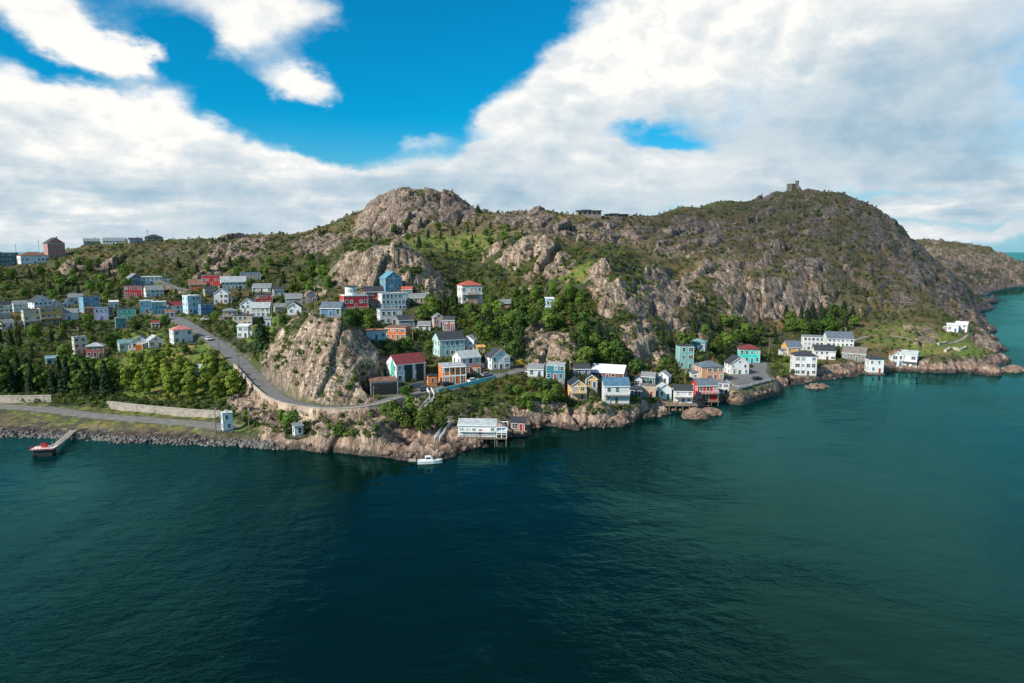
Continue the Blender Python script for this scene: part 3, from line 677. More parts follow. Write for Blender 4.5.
# ------------------------------------------------------------------ the houses: where they stand (pixel extents read off the photograph) and how they look
# x0, x1, ytop, ybase, style, wall, roof, yaw, options, label
HOUSES = [
# skyline, far left
(-6,17,253,266,'flat','deepteal','tar',10,{}, 'dark teal flat-roofed block on the skyline at the far left edge'),
(19,47,252,264,'hip','white','rustroof',15,{'row':1}, 'long low white building with rust-brown roof below the big red skyline house'),
(46,64,238,257,'gf','salmon','darkslate',16,{'chim':1}, 'tall salmon-red house with dark roof standing highest on the left skyline'),
(85,99,238,244,'gs','sage','greyroof',0,{}, 'grey-green cottage at the left end of the skyline row'),
(104,126,238,244,'gs','white','greyroof',-10,{}, 'long white house in the middle of the left skyline row'),
(129,142,238,243,'gs','grey','darkslate',10,{}, 'small grey house right of the long white skyline house'),
(146,162,233,240,'hip','charcoal','darkslate',0,{}, 'dark charcoal house at the right end of the left skyline row'),
# upper left slope
(127,142,274,286,'gf','slateblue','greyroof',20,{}, 'slate blue house at the top of the left village, above the red box'),
(143,161,277,284,'flat','white','white',0,{}, 'low white flat-roofed shed right of the slate blue house'),
(126,144,286,297,'flat','red','darkslate',-12,{}, 'square red house next to a white house on the upper left slope'),
(145,163,286,297,'gs','white','greyroof',10,{}, 'white house directly right of the square red house on the upper slope'),
(31,51,296,314,'gf','white','darkslate',22,{'chim':1}, 'tall white gabled house above the yellow row at far left'),
(50,61,300,309,'gf','white','greyroof',5,{}, 'narrow white house tucked right of the tall white gabled one'),
(24,40,310,327,'flat','cream','tar',10,{'deck':1}, 'cream house with deck at the left end of the yellow row'),
(40,61,308,324,'flat','ochre','tar',10,{'deck':1}, 'ochre yellow house with flat roof below the tall white gable'),
(-2,13,302,313,'gs','palegreen','darkslate',15,{}, 'pale green house cut by the left edge of the photo'),
(-4,9,313,321,'flat','blush','greyroof',0,{}, 'blush pink low house below the pale green one at left edge'),
(62,77,309,320,'gs','white','greyroof',0,{}, 'white bungalow between the ochre house and the lavender house'),
(70,82,294,304,'gs','palegrey','greyroof',0,{}, 'pale grey house uphill behind the white bungalow'),
(81,99,297,312,'flat','skyblue','tar',18,{}, 'bright sky blue box house in the left village'),
(85,93,307,313,'shed','orange','rustroof',0,{}, 'small orange shed in front of the sky blue box house'),
(96,109,308,320,'flat','lavender','greyroof',-8,{}, 'lavender house below the sky blue box house'),
(108,113,308,315,'flat','cobalt','tar',0,{}, 'narrow cobalt blue house stuck to the lavender one'),
(119,136,309,320,'flat','jade','darkslate',-5,{}, 'jade green house upper one of the green pair'),
(116,126,318,328,'flat','jade2','greyroof',5,{}, 'lower darker jade house in front of the green pair'),
(141,153,301,313,'flat','cyan','white',0,{}, 'cyan house with white flat roof left half of the duplex'),
(153,166,302,314,'flat','petrol','white',0,{}, 'petrol blue house right half of the cyan duplex'),
(166,174,310,317,'gs','white','rustroof',0,{}, 'tiny white cottage at the bend where the road starts'),
# lower left village
(74,87,337,355,'flat','cream','greyroof',12,{}, 'tall cream flat-roofed house alone in the lower left trees'),
(88,105,343,357,'hip','coral','palegreyroof',-10,{}, 'coral red house with pale grey roof in lower left'),
(119,132,340,352,'gs','palegreen','tealroof',10,{}, 'pale house with teal roof in the lower left trees'),
(133,149,336,350,'gf','white','greyroof',-8,{'front':'orange'}, 'white house with orange front lower left of the road'),
(147,163,336,348,'gf','white','palegreyroof',15,{}, 'white gabled house behind the orange-fronted one'),
# along the upper road
(169,185,302,314,'gs','white','wine',15,{}, 'white house with wine red roof beside the upper road'),
(184,201,296,314,'flat','paleblue','white',25,{}, 'tall pale blue house with white roofline at the road bend'),
(199,213,304,315,'flat','cobalt','darkslate',15,{}, 'cobalt blue house right of the tall pale blue one'),
(171,192,326,344,'hip','white','salmonroof',15,{}, 'white house with salmon red roof inside the road bend'),
(203,223,275,286,'flat','red','darkslate',-8,{'row':1}, 'long red house under the round rock on upper left'),
(190,206,280,290,'gs','orange','rustroof',0,{}, 'rust orange cabin left of the long red house'),
(221,246,277,289,'gs','white','palegreyroof',5,{}, 'long white house with pale roof right of the long red one'),
(241,260,273,280,'flat','grey','blueroof',0,{}, 'low blue-roofed building behind the long white house'),
(253,273,284,292,'gs','white','greyroof',-10,{}, 'white bungalow standing alone right of the blue-roofed building'),
(215,231,289,304,'gf','palegrey','white',-15,{}, 'tall pale house with white roof centre of the left village'),
(241,258,299,315,'gf','white','palegreyroof',-12,{}, 'white gabled house left of the red row house'),
(256,272,295,305,'flat','red','darkslate',0,{}, 'red house behind the white gabled house, flat roof'),
(252,272,303,317,'gs','palegrey','palegreyroof',-10,{}, 'pale grey house in front of the red house by big tree'),
(224,237,308,322,'hip','tan','greyroof',0,{'deck':1}, 'tan house with timber deck above the grassy bank'),
(238,251,325,338,'shed','white','white',-20,{}, 'small white shed at the foot of the big dark tree'),
(286,302,294,305,'gs','grey','greyroof',0,{}, 'grey house on the ridge above the knob of rock'),
(288,303,303,315,'gf','white','darkslate',-10,{}, 'small white gabled house below the grey ridge house'),
(305,316,291,303,'gf','blush','rustroof',10,{}, 'blush brown house right of the grey ridge house'),
(321,346,303,317,'gs','slateblue','slateroof',-18,{}, 'low house with broad slate roof left of red balcony house'),
# under the pale crag
(340,368,296,309,'flat','red','white',12,{'row':1,'deck':1}, 'red house with white round top floor and terrace below crag'),
(363,384,287,303,'gs','wine','darkslate',10,{}, 'dark wine red house between the turret and the blue gable'),
(380,402,272,294,'gf','azure','azure',22,{'chim':0}, 'azure blue gabled house under the pale crag'),
(402,412,287,296,'gs','teal','redroof',0,{}, 'small teal lean-to house with red roof beside azure gable'),
(376,406,294,311,'flat','white','palegreyroof',18,{'wide':1}, 'white modern house with wide windows below the azure gable'),
(377,402,310,325,'flat','palegrey','greyroof',12,{}, 'pale grey house stepped below the white modern house'),
(396,414,316,329,'gs','grey','darkslate',12,{}, 'grey house with dark roof above the orange house'),
(409,429,294,303,'gs','tan','greyroof',0,{}, 'small tan bungalow right of the white modern house'),
(385,411,328,340,'flat','orange','rustroof',-18,{'wide':1}, 'bright orange flat-roofed house above the red-roofed house'),
(367,386,331,340,'flat','paleblue','orangeroof',0,{}, 'low pale blue house joined left of the bright orange one'),
(432,444,314,327,'gf','blush','greyroof',12,{}, 'blush pink gable house among trees above the teal villa'),
(443,456,317,331,'gs','brick','darkslate',-10,{}, 'brick red house attached right of the blush pink gable'),
(457,482,281,304,'hip','white','redroof',18,{'deck':1,'st':2,'base':'tan','front':'tan','wide':1}, 'white balcony house with bright red roof high among trees'),
(497,512,300,311,'gs','salmon','greyroof',15,{}, 'salmon cottage right of the white red-roofed balcony house'),
(545,554,298,308,'shed','paleblue','white',10,{}, 'tiny pale blue hut alone at the top of trees'),
# by the road over the cove
(386,426,356,383,'gs','white','wineroof',24,{'panels':1,'gable':'jade'}, 'white house with wine red roof and dark green panels above the road'),
(432,465,333,357,'gs','mint','darkslate',20,{'wide':1}, 'mint and teal villa with dark roof behind the white road houses'),
(462,477,336,352,'gf','white','palegreyroof',-18,{}, 'white gabled wing standing right of the mint villa'),
(452,481,352,374,'gs','white','palegreyroof',28,{}, 'bright white house with grey roof above the orange garage'),
(485,510,350,370,'gf','white','darkslate',24,{}, 'bright white house with dark slate roof at the road corner'),
(438,466,366,384,'flat','orange','palegreyroof',14,{'trim':1}, 'orange house with white porch trim on the road'),
(427,437,376,386,'flat','orange','darkslate',10,{}, 'small orange garage left of the orange porch house'),
(472,481,366,374,'flat','orange2','rustroof',0,{}, 'rust orange shed at the corner below the bright white house'),
(528,545,365,377,'gs','palegrey','greyroof',-8,{'row':1}, 'grey-white shed with many panes right of the yellow fence'),
(546,566,365,380,'flat','petrol','palegreyroof',-6,{}, 'petrol teal house left of the yellow waterside house'),
(458,498,421,437,'gs','white','palegreyroof',-6,{'stilts':1,'wide':1,'deck':1,'terrace':1,'dr':.5}, 'long white boathouse on stilts with terrace right at the waterline'),
(511,526,420,431,'shed','rust','darkslate',-8,{}, 'rust orange fishing shed right of the white boathouse'),
# row along the shore
(567,586,380,400,'gf','yellow','navy',10,{'deck':1,'dr':1.5}, 'yellow house with navy roof close above the shore rocks'),
(585,597,375,388,'gf','ochre','navy',8,{}, 'ochre dormer house behind the yellow navy-roofed house'),
(591,628,367,381,'gs','maroon','white',-10,{'row':1}, 'maroon-fronted long house with white roof behind the shore row'),
(601,629,379,404,'gs','palegrey','blueroof',8,{'deck':1}, 'pale grey house with blue roof and deck above shore rocks'),
(633,642,376,387,'gf','white','darkslate',10,{}, 'narrow white house left of the sea-teal cottage'),
(641,656,373,384,'gs','deepteal','greyroof',-8,{}, 'sea-teal cottage between two white houses in the shore row'),
(655,671,372,384,'gf','white','palegreyroof',-15,{}, 'white gabled house right of the sea-teal cottage'),
(630,642,386,397,'hip','navyblue','darkslate',0,{}, 'navy blue shed low down by the shore greenery'),
(656,671,384,400,'gf','white','palegreyroof',15,{}, 'white gable-fronted house low beside the wooden wharf'),
(672,692,386,403,'gs','white','darkslate',8,{'stilts':1,'deck':1}, 'white two-level house on the wharf left of red house'),
(675,693,346,369,'flat','seagreen','darkslate',18,{}, 'tall sea-green narrow house against the rock face'),
(690,707,339,351,'hip','tealgrey','tealroof',-12,{}, 'teal grey house uphill behind the tall sea-green one'),
(693,723,362,381,'hip','peach','slateroof',25,{}, 'peach house with slate roof above the bright red house'),
(691,717,380,401,'gs','scarlet','slateroof',20,{'deck':1,'stilts':1}, 'scarlet house with slate roof on stilts by the water'),
(715,729,383,394,'flat','white','greyroof',12,{'wide':1}, 'white boxy cabin attached right of the scarlet house'),
(724,748,357,375,'gf','white','darkslate',24,{}, 'white house with dark roof beside the parking yard'),
(737,759,345,363,'hip','turquoise','wineroof',8,{}, 'turquoise house with wine red roof above the parking yard'),
(781,801,342,357,'gs','ochre','slateroof',22,{'dr':1.3}, 'ochre house with slate roof behind the three-storey white one'),
(790,815,351,376,'hip','white','darkslate',16,{'st':3}, 'three-storey white cube house close to the water'),
(801,822,337,351,'flat','palegrey','greyroof',8,{'wide':1}, 'grey-white house with row of upper windows uphill of cube'),
(823,852,333,347,'gs','white','slateroof',14,{}, 'long white house with slate roof highest of eastern cluster'),
(812,834,346,360,'gs','white','darkslate',10,{'base':'brick'}, 'white house with brick-coloured base right of the cube house'),
(865,882,356,373,'hip','white','darkslate',20,{}, 'white house with dark hipped roof alone at the shore'),
(889,902,351,367,'gf','white','rustroof',20,{'stilts':1}, 'white gabled cabin on stilts left of pair at point'),
(900,917,351,368,'gs','white','palegreyroof',-8,{'stilts':1,'deck':1}, 'white boathouse on stilts right of pair at the point'),
(956,967,322,332,'gs','white','white',-8,{}, 'white hut the larger of two on the grassy headland'),
(947,957,324,332,'shed','white','white',5,{}, 'white low hut the smaller of two on the headland'),
(222,233,413,431,'flat','white','white',12,{'st':2}, 'white two-storey beacon hut beside the gravel shore road'),
(293,303,425,436,'shed','white','greyroof',15,{}, 'tiny white hut on rocks below the cliff road'),
(1,13,320,329,'gs','white','greyroof',12,{}, 'low white house at left edge below the blush pink one'),
(47,58,357,366,'shed','palegreen','tealroof',5,{}, 'pale green shed among dark trees below the cream house'),
(64,71,301,308,'gf','palegrey','greyroof',0,{}, 'tiny pale grey house left of the sky blue box house'),
(110,118,301,308,'shed','white','white',0,{}, 'tiny white shed uphill between the sky blue and cyan houses'),
(192,203,365,376,'gs','slateblue','palegreyroof',-10,{}, 'slate blue cottage hidden in the sunlit grove'),
(274,285,304,313,'gs','tan','greyroof',8,{}, 'small tan cottage left of the small white gabled house'),
(152,160,321,328,'gs','palegrey','wine',-8,{}, 'little pale house between the duplex and the salmon-roofed house'),
(14,27,301,312,'gs','white','greyroof',8,{}, 'small white house between pale green one and tall white gable'),
(234,253,316,326,'flat','cream','tar',-6,{}, 'low cream flat-roofed house right of the tan house with deck'),
(273,284,287,296,'gs','palegrey','darkslate',6,{}, 'small grey cottage right of the lone white bungalow'),
(262,272,318,327,'shed','palegrey','greyroof',-10,{}, 'little grey shed just above the biggest dark tree'),
(204,214,287,296,'gs','blush','darkslate',10,{}, 'tiny blush cottage under the long red house'),
(418,431,322,331,'gs','palegrey','greyroof',-5,{}, 'small pale grey cottage right of the bright orange house'),
(573,590,366,375,'gs','grey','darkslate',8,{}, 'grey cottage uphill behind the yellow navy-roofed house'),
(368,398,381.5,396,'flat','charcoal','rustroof',8,{'row':1}, 'low dark garage with rust brown flat roof beside the big knob'),
(476,485,346.5,353,'shed','yellow','ochre',10,{}, 'tiny yellow shed between the mint villa and white corner house'),
(843,866,348,361,'gs','driftwood','driftwood',-6,{'stilts':1,'row':1}, 'weathered grey fishing stage on stilts between white houses'),
(640,655,386,397,'flat','tan','driftwood',0,{'row':1}, 'low tan shed beside the navy blue one'),
]
def place_house(r):
    x0, x1, yt, yb, style, wall, roof, yaw, o, label = r
    P = at((x0+x1)/2, yb); sc = P.y/F
    W, H = (x1-x0)*sc, (yb-yt)*sc
    ratio = o.get('dr', .85)
    ya = rad(yaw); w = W/(math.cos(ya)+ratio*math.sin(abs(ya))); w = max(w, 2.2); d = max(w*ratio, 2.6); d = min(d, 11)
    face = -math.atan2(P.x, P.y)+ya
    back = Vector((P.x, P.y, 0)).normalized()
    c = P+back*(d*.5*math.cos(ya)+w*.5*math.sin(abs(ya)))
    return dict(loc=Vector((c.x, c.y, P.z)), w=w, d=d, h=H, rz=face, style=style, wall=wall, roof=roof, o=o, label=label)
PLACED = [place_house(r) for r in HOUSES]
for h in PLACED:
    if not h['o'].get('stilts'):
        flatten(h['loc'].x, h['loc'].y, h['loc'].z-.15, .5*math.hypot(h['w'], h['d'])*.9, 3.5)
# ------------------------------------------------------------------ terrain and water sheets
def grid_mesh():
    j, i = np.meshgrid(np.arange(NY-1), np.arange(NU-1), indexing='ij')
    a = j*NU+i; q = np.stack([a, a+1, a+NU+1, a+NU], -1).reshape(-1, 4)
    zz = ZG.reshape(-1)
    keep = zz[q].max(1) > -3.5; q = q[keep]                  # no sea bed under open water
    used = np.unique(q); remap = np.full(NU*NY, -1); remap[used] = np.arange(len(used)); q = remap[q]
    v = np.stack([XX, YY, ZG], -1).reshape(-1, 3)[used]
    at_ = {k: a_.reshape(-1)[used] for k, a_ in (('rock', rock), ('grass', grass), ('tone', tone), ('bare', BARE))}
    o = np_mesh('terrain', v, q, [terrain_mat()], smooth=True, attrs=at_)
    tag(o, kind='structure')
    return o
terrain = grid_mesh()
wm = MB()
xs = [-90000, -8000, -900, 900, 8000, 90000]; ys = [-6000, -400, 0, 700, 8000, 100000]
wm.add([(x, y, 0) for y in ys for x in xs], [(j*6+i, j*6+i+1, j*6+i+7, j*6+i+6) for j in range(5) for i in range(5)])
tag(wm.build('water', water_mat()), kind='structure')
tag(strip('road', ROADQ, 3.05, .0, M_ASPH), kind='structure')
tag(strip('gravel_road', LOWQ, 2.9, .0, M_GRAV), kind='structure')
tag(strip('lane', LANEQ, 1.8, .02, M_ASPH), kind='structure')
tag(strip('footpath', PATHQ, .75, .02, M_DIRT), kind='structure')
pm = MB(); pm.prism([(p.x, p.y) for p in LOTP], 'z', 4.0, 5.2); tag(pm.build('parking_yard', M_ASPH), kind='structure')

# a broad cumulus overhead: its shade lies across the eastern hill, as in the photograph
def cloud_overhead():
    m = bpy.data.materials.new('cloud_vapour'); m.use_nodes = True; nt = NT(m.node_tree); nt.n.clear()
    out = nt.new('ShaderNodeOutputMaterial'); v = nt.new('ShaderNodeVolumePrincipled'); v.inputs['Color'].default_value = (1,1,1,1); v.inputs['Density'].default_value = .0032; v.inputs['Anisotropy'].default_value = .4
    nt.l.new(v.outputs[0], out.inputs['Volume'])
    bm = bmesh.new(); bmesh.ops.create_icosphere(bm, subdivisions=5, radius=1)
    P = np.array([q.co[:] for q in bm.verts])
    n = 1+.22*fbm(P[:,0]*2.2+P[:,2], P[:,1]*2.2-P[:,2], 4, 5); P = P*n[:, None]; P[:, 2] = np.where(P[:, 2] < 0, P[:, 2]*.45, P[:, 2])
    for q, p in zip(bm.verts, P): q.co = (p[0]*430, p[1]*490, p[2]*105)
    me = bpy.data.meshes.new('cloud'); bm.to_mesh(me); bm.free(); me.materials.append(m)
    o = link(bpy.data.objects.new('cloud', me)); t = 590/sv.z; o.location = Vector((475, 730, 85))+sv*t
    tag(o, kind='structure')
cloud_overhead()
# ------------------------------------------------------------------ houses
PAL = dict(deepteal=(.03,.13,.15), white=(.71,.70,.68), salmon=(.50,.17,.13), sage=(.25,.30,.25), grey=(.30,.30,.30), charcoal=(.05,.05,.055), slateblue=(.10,.20,.30),
  red=(.46,.04,.045), cream=(.62,.52,.36), ochre=(.66,.36,.09), palegreen=(.42,.56,.47), blush=(.60,.36,.31), palegrey=(.58,.59,.58), skyblue=(.10,.34,.48), orange=(.70,.17,.035),
  orange2=(.55,.14,.04), lavender=(.40,.40,.66), cobalt=(.02,.14,.38), jade=(.03,.42,.30), jade2=(.02,.30,.24), cyan=(.16,.50,.60), petrol=(.02,.22,.30), coral=(.56,.12,.09),
  paleblue=(.42,.62,.72), tan=(.50,.33,.20), wine=(.26,.025,.03), azure=(.09,.29,.40), teal=(.05,.30,.33), brick=(.30,.075,.05), mint=(.36,.58,.55), rust=(.42,.14,.06),
  yellow=(.82,.40,.04), maroon=(.30,.05,.04), navyblue=(.03,.06,.14), seagreen=(.20,.46,.42), tealgrey=(.14,.26,.28), peach=(.70,.34,.19), scarlet=(.55,.04,.03), turquoise=(.04,.52,.46),
  tar=(.07,.07,.075), rustroof=(.25,.11,.07), darkslate=(.045,.05,.06), greyroof=(.22,.23,.24), palegreyroof=(.40,.42,.43), tealroof=(.16,.32,.32), salmonroof=(.58,.18,.14), wineroof=(.20,.03,.035),
  redroof=(.50,.09,.04), blueroof=(.06,.17,.27), slateroof=(.12,.15,.19), navy=(.025,.035,.055), orangeroof=(.55,.2,.08))
MATS = {}
def paint(k, roof=False):
    key = k+('_roofing' if roof else '_paint')
    if key not in MATS:
        c = PAL[k]; g = .3*c[0]+.6*c[1]+.1*c[2]; c = c if k in ('yellow','ochre','orange','orange2','scarlet','peach','red','turquoise') else tuple(x*.84+g*.16 for x in c)
        MATS[key] = simple(key, c, .75 if roof else .65, .35 if roof else .24, .8 if roof else .5, .04, .3, 0, streak=not roof)
    return MATS[key]
def glass_mat():
    m, nt, b = new_mat('window_glass'); b.inputs['Base Color'].default_value = (.012,.016,.020,1); b.inputs['Roughness'].default_value = .06; b.inputs['Specular IOR Level'].default_value = .55
    return m
M_GLASS = glass_mat(); M_WTRIM = simple('white_trim', (.80,.79,.76), .5, .1); M_WOOD = simple('weathered_timber', (.22,.175,.135), .9, .35, 1.5, .05, streak=True)
M_FOUND = simple('foundation', (.30,.28,.26), .9, .3, .6, .06); M_DARK = simple('dark_metal', (.03,.03,.032), .5, .2); M_BRICK = simple('chimney_brick', (.22,.09,.06), .9, .3, 1.5)
M_DOOR = [simple('door_'+n, c, .5, .12) for n, c in (('red', (.35,.03,.03)), ('green', (.03,.14,.09)), ('blue', (.03,.09,.25)), ('brown', (.12,.06,.03)))]
rng = random.Random(5)
WMESH = {}
M_CURT = simple('curtained_glass', (.30,.29,.27), .25, .3, 1.0, 0, .5); M_PALE = simple('blue_glass', (.06,.09,.12), .08, .3, 1.0, 0, .6)
def window_mesh(w, h):
    pane = rng.choice((M_GLASS, M_GLASS, M_GLASS, M_PALE, M_PALE, M_CURT))
    key = (round(w, 1), round(h, 1), pane.name)
    if key in WMESH: return WMESH[key]
    w, h, _ = key; m = MB(); t = .11
    m.box(-w/2-t, w/2+t, -.07, .02, h/2, h/2+t, 0); m.box(-w/2-t-.05, w/2+t+.05, -.12, .02, -h/2-t, -h/2, 0)
    m.box(-w/2-t, -w/2, -.07, .02, -h/2, h/2, 0); m.box(w/2, w/2+t, -.07, .02, -h/2, h/2, 0)
    m.box(-w/2, w/2, -.035, .02, -h/2, h/2, 1); m.box(-w/2, w/2, -.06, -.036, -.035, .035, 0)
    if w > 1.25: m.box(-.04, .04, -.06, -.036, .036, h/2, 0); m.box(-.04, .04, -.06, -.036, -h/2, -.036, 0)
    o = m.build('window', [M_WTRIM, pane]); me = o.data; bpy.data.objects.remove(o)
    WMESH[key] = me; return me
def window_at(root, x, y, z, rz, w, h):
    o = bpy.data.objects.new('window', window_mesh(w, h)); link(o); o.parent = root; o.location = (x, y, z); o.rotation_euler = (0, 0, rz)
    return o
def house(p):
    w, d, h, st, o = p['w'], p['d'], p['h'], p['style'], p['o']
    root = empty('house', p['loc'], p['rz']); tag(root, p['label'], 'house')
    big = w*F/p['loc'].y > 13
    rise = {'gf': .36*w, 'gs': .30*d, 'hip': .26*min(w, d), 'flat': .0, 'shed': .16*d}[st]
    rise = min(rise, h*(.25 if o.get('terrace') else .42)); wh = max(h-rise, 2.2)
    wm_, rm_ = paint(p['wall']), paint(p['roof'], True)
    hw, hd = w/2, d/2
    # walls
    b = MB()
    if st == 'gf': b.prism([(-hw,0),(hw,0),(hw,wh),(0,wh+rise),(-hw,wh)], 'y', -hd, hd)
    elif st == 'gs': b.prism([(-hd,0),(hd,0),(hd,wh),(0,wh+rise),(-hd,wh)], 'x', -hw, hw)
    elif st == 'shed': b.prism([(-hd,0),(hd,0),(hd,wh+rise),(-hd,wh)], 'x', -hw, hw)
    else: b.box(-hw, hw, -hd, hd, 0, wh)
    b.build('wall', wm_, root)
    # roof with eaves and fascia
    r = MB(); e = .32; t = .20
    if st == 'gf':
        s = rise/hw; E = hw+e
        poly = [(-E, wh-s*e),(0, wh+rise),(E, wh-s*e),(E, wh-s*e+t),(0, wh+rise+t*1.15),(-E, wh-s*e+t)]
        r.prism([(a, z+.015) for a, z in poly], 'y', -hd-e, hd+e)
    elif st == 'gs':
        s = rise/hd; E = hd+e
        poly = [(-E, wh-s*e),(0, wh+rise),(E, wh-s*e),(E, wh-s*e+t),(0, wh+rise+t*1.15),(-E, wh-s*e+t)]
        r.prism([(a, z+.015) for a, z in poly], 'x', -hw-e, hw+e)
    elif st == 'shed':
        s = rise/d
        r.prism([(-hd-e, wh-s*e+.015),(hd+e, wh+rise+s*e+.015),(hd+e, wh+rise+s*e+t),(-hd-e, wh-s*e+t)], 'x', -hw-e, hw+e)
    elif st == 'hip':
        E1, E2 = hw+e, hd+e; rx = max(hw-hd, 0)*.9; ry = max(hd-hw, 0)*.9; z0, z1 = wh-.05, wh+rise
        r.box(-E1, E1, -E2, E2, z0, z0+.16)
        top = [(-rx,-ry,z1),(rx,-ry,z1),(rx,ry,z1),(-rx,ry,z1)]; bot = [(-E1+.02,-E2+.02,z0+.163),(E1-.02,-E2+.02,z0+.163),(E1-.02,E2-.02,z0+.163),(-E1+.02,E2-.02,z0+.163)]
        top = [(x+(.02 if x >= 0 and i in (1,2) else -.02), y+(.02 if i in (2,3) else -.02), z) for i, (x, y, z) in enumerate(top)]
        r.add(bot+top, [(0,1,5,4),(1,2,6,5),(2,3,7,6),(3,0,4,7),(4,5,6,7)])
    else:
        r.box(-hw-.12, hw+.12, -hd-.12, hd+.12, wh+.004, wh+.26)
        r.box(-hw*.3, -hw*.3+.8, -.2, .5, wh+.264, wh+.8)
    roof = r.build('roof', rm_, root)
    if o.get('chim', rng.random() < .35 and st in ('gf', 'gs', 'hip')):
        c = MB(); cx = hw*.4; c.box(cx-.3, cx+.3, -.1, .5, wh+rise*.4, wh+rise+.9); c.box(cx-.37, cx+.37, -.17, .57, wh+rise+.904, wh+rise+1.05); c.build('chimney', M_BRICK, roof)
    # fascia and corner boards
    if w > 3.5:
        tm = MB(); q = .09
        for sx in (-1, 1): tm.box(sx*hw-q if sx < 0 else hw-q*.3, sx*hw+q*.3 if sx < 0 else hw+q, -hd-.03, -hd+.12, .0, wh-.06)
        tm.box(-hw+.13, hw-.13, -hd-.028, -hd+.1, wh-.24, wh-.062); tm.box(-hw+.02, -hw+.135, -hd-.029, -hd+.11, wh-.2, wh-.064); tm.box(hw-.135, hw-.02, -hd-.029, -hd+.11, wh-.2, wh-.064)
        if st in ('gf',):
            s = rise/hw
            for sx in (-1, 1):
                tm.add([(sx*(hw+e), -hd-e-.035, wh-s*e-.02),(0, -hd-e-.035, wh+rise),(0, -hd-e-.035, wh+rise+.25),(sx*(hw+e), -hd-e-.035, wh-s*e+.22),
                        (sx*(hw+e), -hd-e-.004, wh-s*e-.02),(0, -hd-e-.004, wh+rise),(0, -hd-e-.004, wh+rise+.25),(sx*(hw+e), -hd-e-.004, wh-s*e+.22)],
                       [(0,1,2,3),(7,6,5,4),(0,4,5,1),(3,2,6,7)])
        elif st == 'gs': tm.box(-hw-e, hw+e, -hd-e-.06, -hd-e-.003, wh-rise/hd*e-.06, wh-rise/hd*e+.17)
        tm.build('trim', M_WTRIM, root)
    # base
    if o.get('stilts'):
        dk = MB(); dk.box(-hw-.3, hw+.3, -hd-1.6, hd, -.34, -.05); dk.build('platform', M_WOOD, root)
        for ix in range(4):
            for y in (-hd-1.3, -hd*.2):
                x = -hw+.1+ix*(w-.2)/3; k = MB(); k.tube((x, y, -6.5), (x, y, -.344), .14); k.build('stilt', M_WOOD, root)
    else:
        f = MB(); f.box(-hw-.06, hw+.06, -hd-.06, hd+.06, -4.5, -.003+.22); f.build('foundation', paint(o['base']) if 'base' in o else M_FOUND, root)
    # windows and door
    ns = o.get('st') or (1 if o.get('row') else max(1, min(3, round(wh/2.75)))); fh = wh/ns
    step = 1.75 if o.get('wide') else 2.1
    nx = max(2 if w > 3.2 else 1, min(7, int(w/step)))
    ww = min(1.6 if o.get('wide') else 1.2, w/nx*.62); wz = min(1.5, fh*.54)
    if 'garage' in p['label'] and 'dark' in p['label']:
        q = MB(); q.box(-hw*.85, hw*.8, -hd-.05, -hd+.02, .1, wh*.8); q.build('garage_opening', M_DARK, root); return root
    jit = rng.uniform(-.12, .12)*w/nx; sc_ = rng.choice((.75, .9, 1, 1.15)); pic = rng.random()
    for k in range(ns):
        skip = rng.randrange(nx) if nx > 2 and rng.random() < .6 else -1
        for i in range(nx):
            x = -hw+(i+.5)*w/nx+jit*(1 if k else -1)
            if (k == 0 and i == nx//2 and nx > 1) or i == skip: continue
            big_ = pic < .35 and i == (nx-1 if pic < .18 else 0)
            window_at(root, x, -hd, fh*(k+.56), 0, min(ww*(1.5 if big_ else sc_), w/nx*.8), wz*(1 if not big_ else .95)*rng.choice((.85, 1, 1)))
    if st == 'gf' and rise > 1.7: window_at(root, 0, -hd, wh+rise*.28, 0, .8, min(.9, rise*.4))
    nd = max(1, min(3, int(d/2.6)))
    for k in range(ns):
        for i in range(nd):
            y = -hd+(i+.5)*d/nd
            window_at(root, -hw, y, fh*(k+.56), rad(-90), min(1.0, d/nd*.5), wz)
            if p['rz'] < 0 or i == 0: window_at(root, hw, y, fh*(k+.56), rad(90), min(1.0, d/nd*.5), wz)
    if nx > 1:
        x = -hw+(nx//2+.5)*w/nx; dm = MB(); dh = min(2.05, fh*.8); dm.box(x-.48, x+.48, -hd-.06, -hd+.02, .06, .06+dh, 0); dm.box(x-.6, x-.484, -hd-.08, -hd+.02, .06, .16+dh, 1); dm.box(x+.484, x+.6, -hd-.08, -hd+.02, .06, .16+dh, 1); dm.box(x-.6, x+.6, -hd-.08, -hd+.02, .164+dh, .28+dh, 1)
        do = dm.build('door', [rng.choice(M_DOOR), M_WTRIM], root)
        hm = MB(); hm.box(x+.3, x+.38, -hd-.13, -hd-.063, 1.0, 1.1); hm.build('handle', M_DARK, do)
    if o.get('deck'):
        dz = 0.0 if ns == 1 or h < 5 else fh
        dd = 1.6; k = MB(); y0 = -hd-dd
        k.box(-hw, hw, y0, -hd-.085, dz-.2, dz-.02); k.build('deck', M_WOOD, root)
        rl = MB(); n = max(3, int(w/1.1))
        for i in range(n+1): x = -hw+.06+i*(w-.12)/n; rl.box(x-.04, x+.04, y0+.02, y0+.1, dz-.016, dz+.9)
        rl.box(-hw, hw, y0, y0+.12, dz+.904, dz+1.0); rl.box(-hw, hw, y0+.03, y0+.09, dz+.43, dz+.5)
        for s in (-1, 1): rl.box(s*hw-.05, s*hw+.05, y0+.124, -hd-.09, dz+.9, dz+1.0)
        rl.build('railing', M_WTRIM, root)
        for s in (-1, 1): q = MB(); q.box(s*(hw-.15)-.08, s*(hw-.15)+.08, y0+.1, y0+.26, -4, dz-.204); q.build('post', M_WOOD, root)
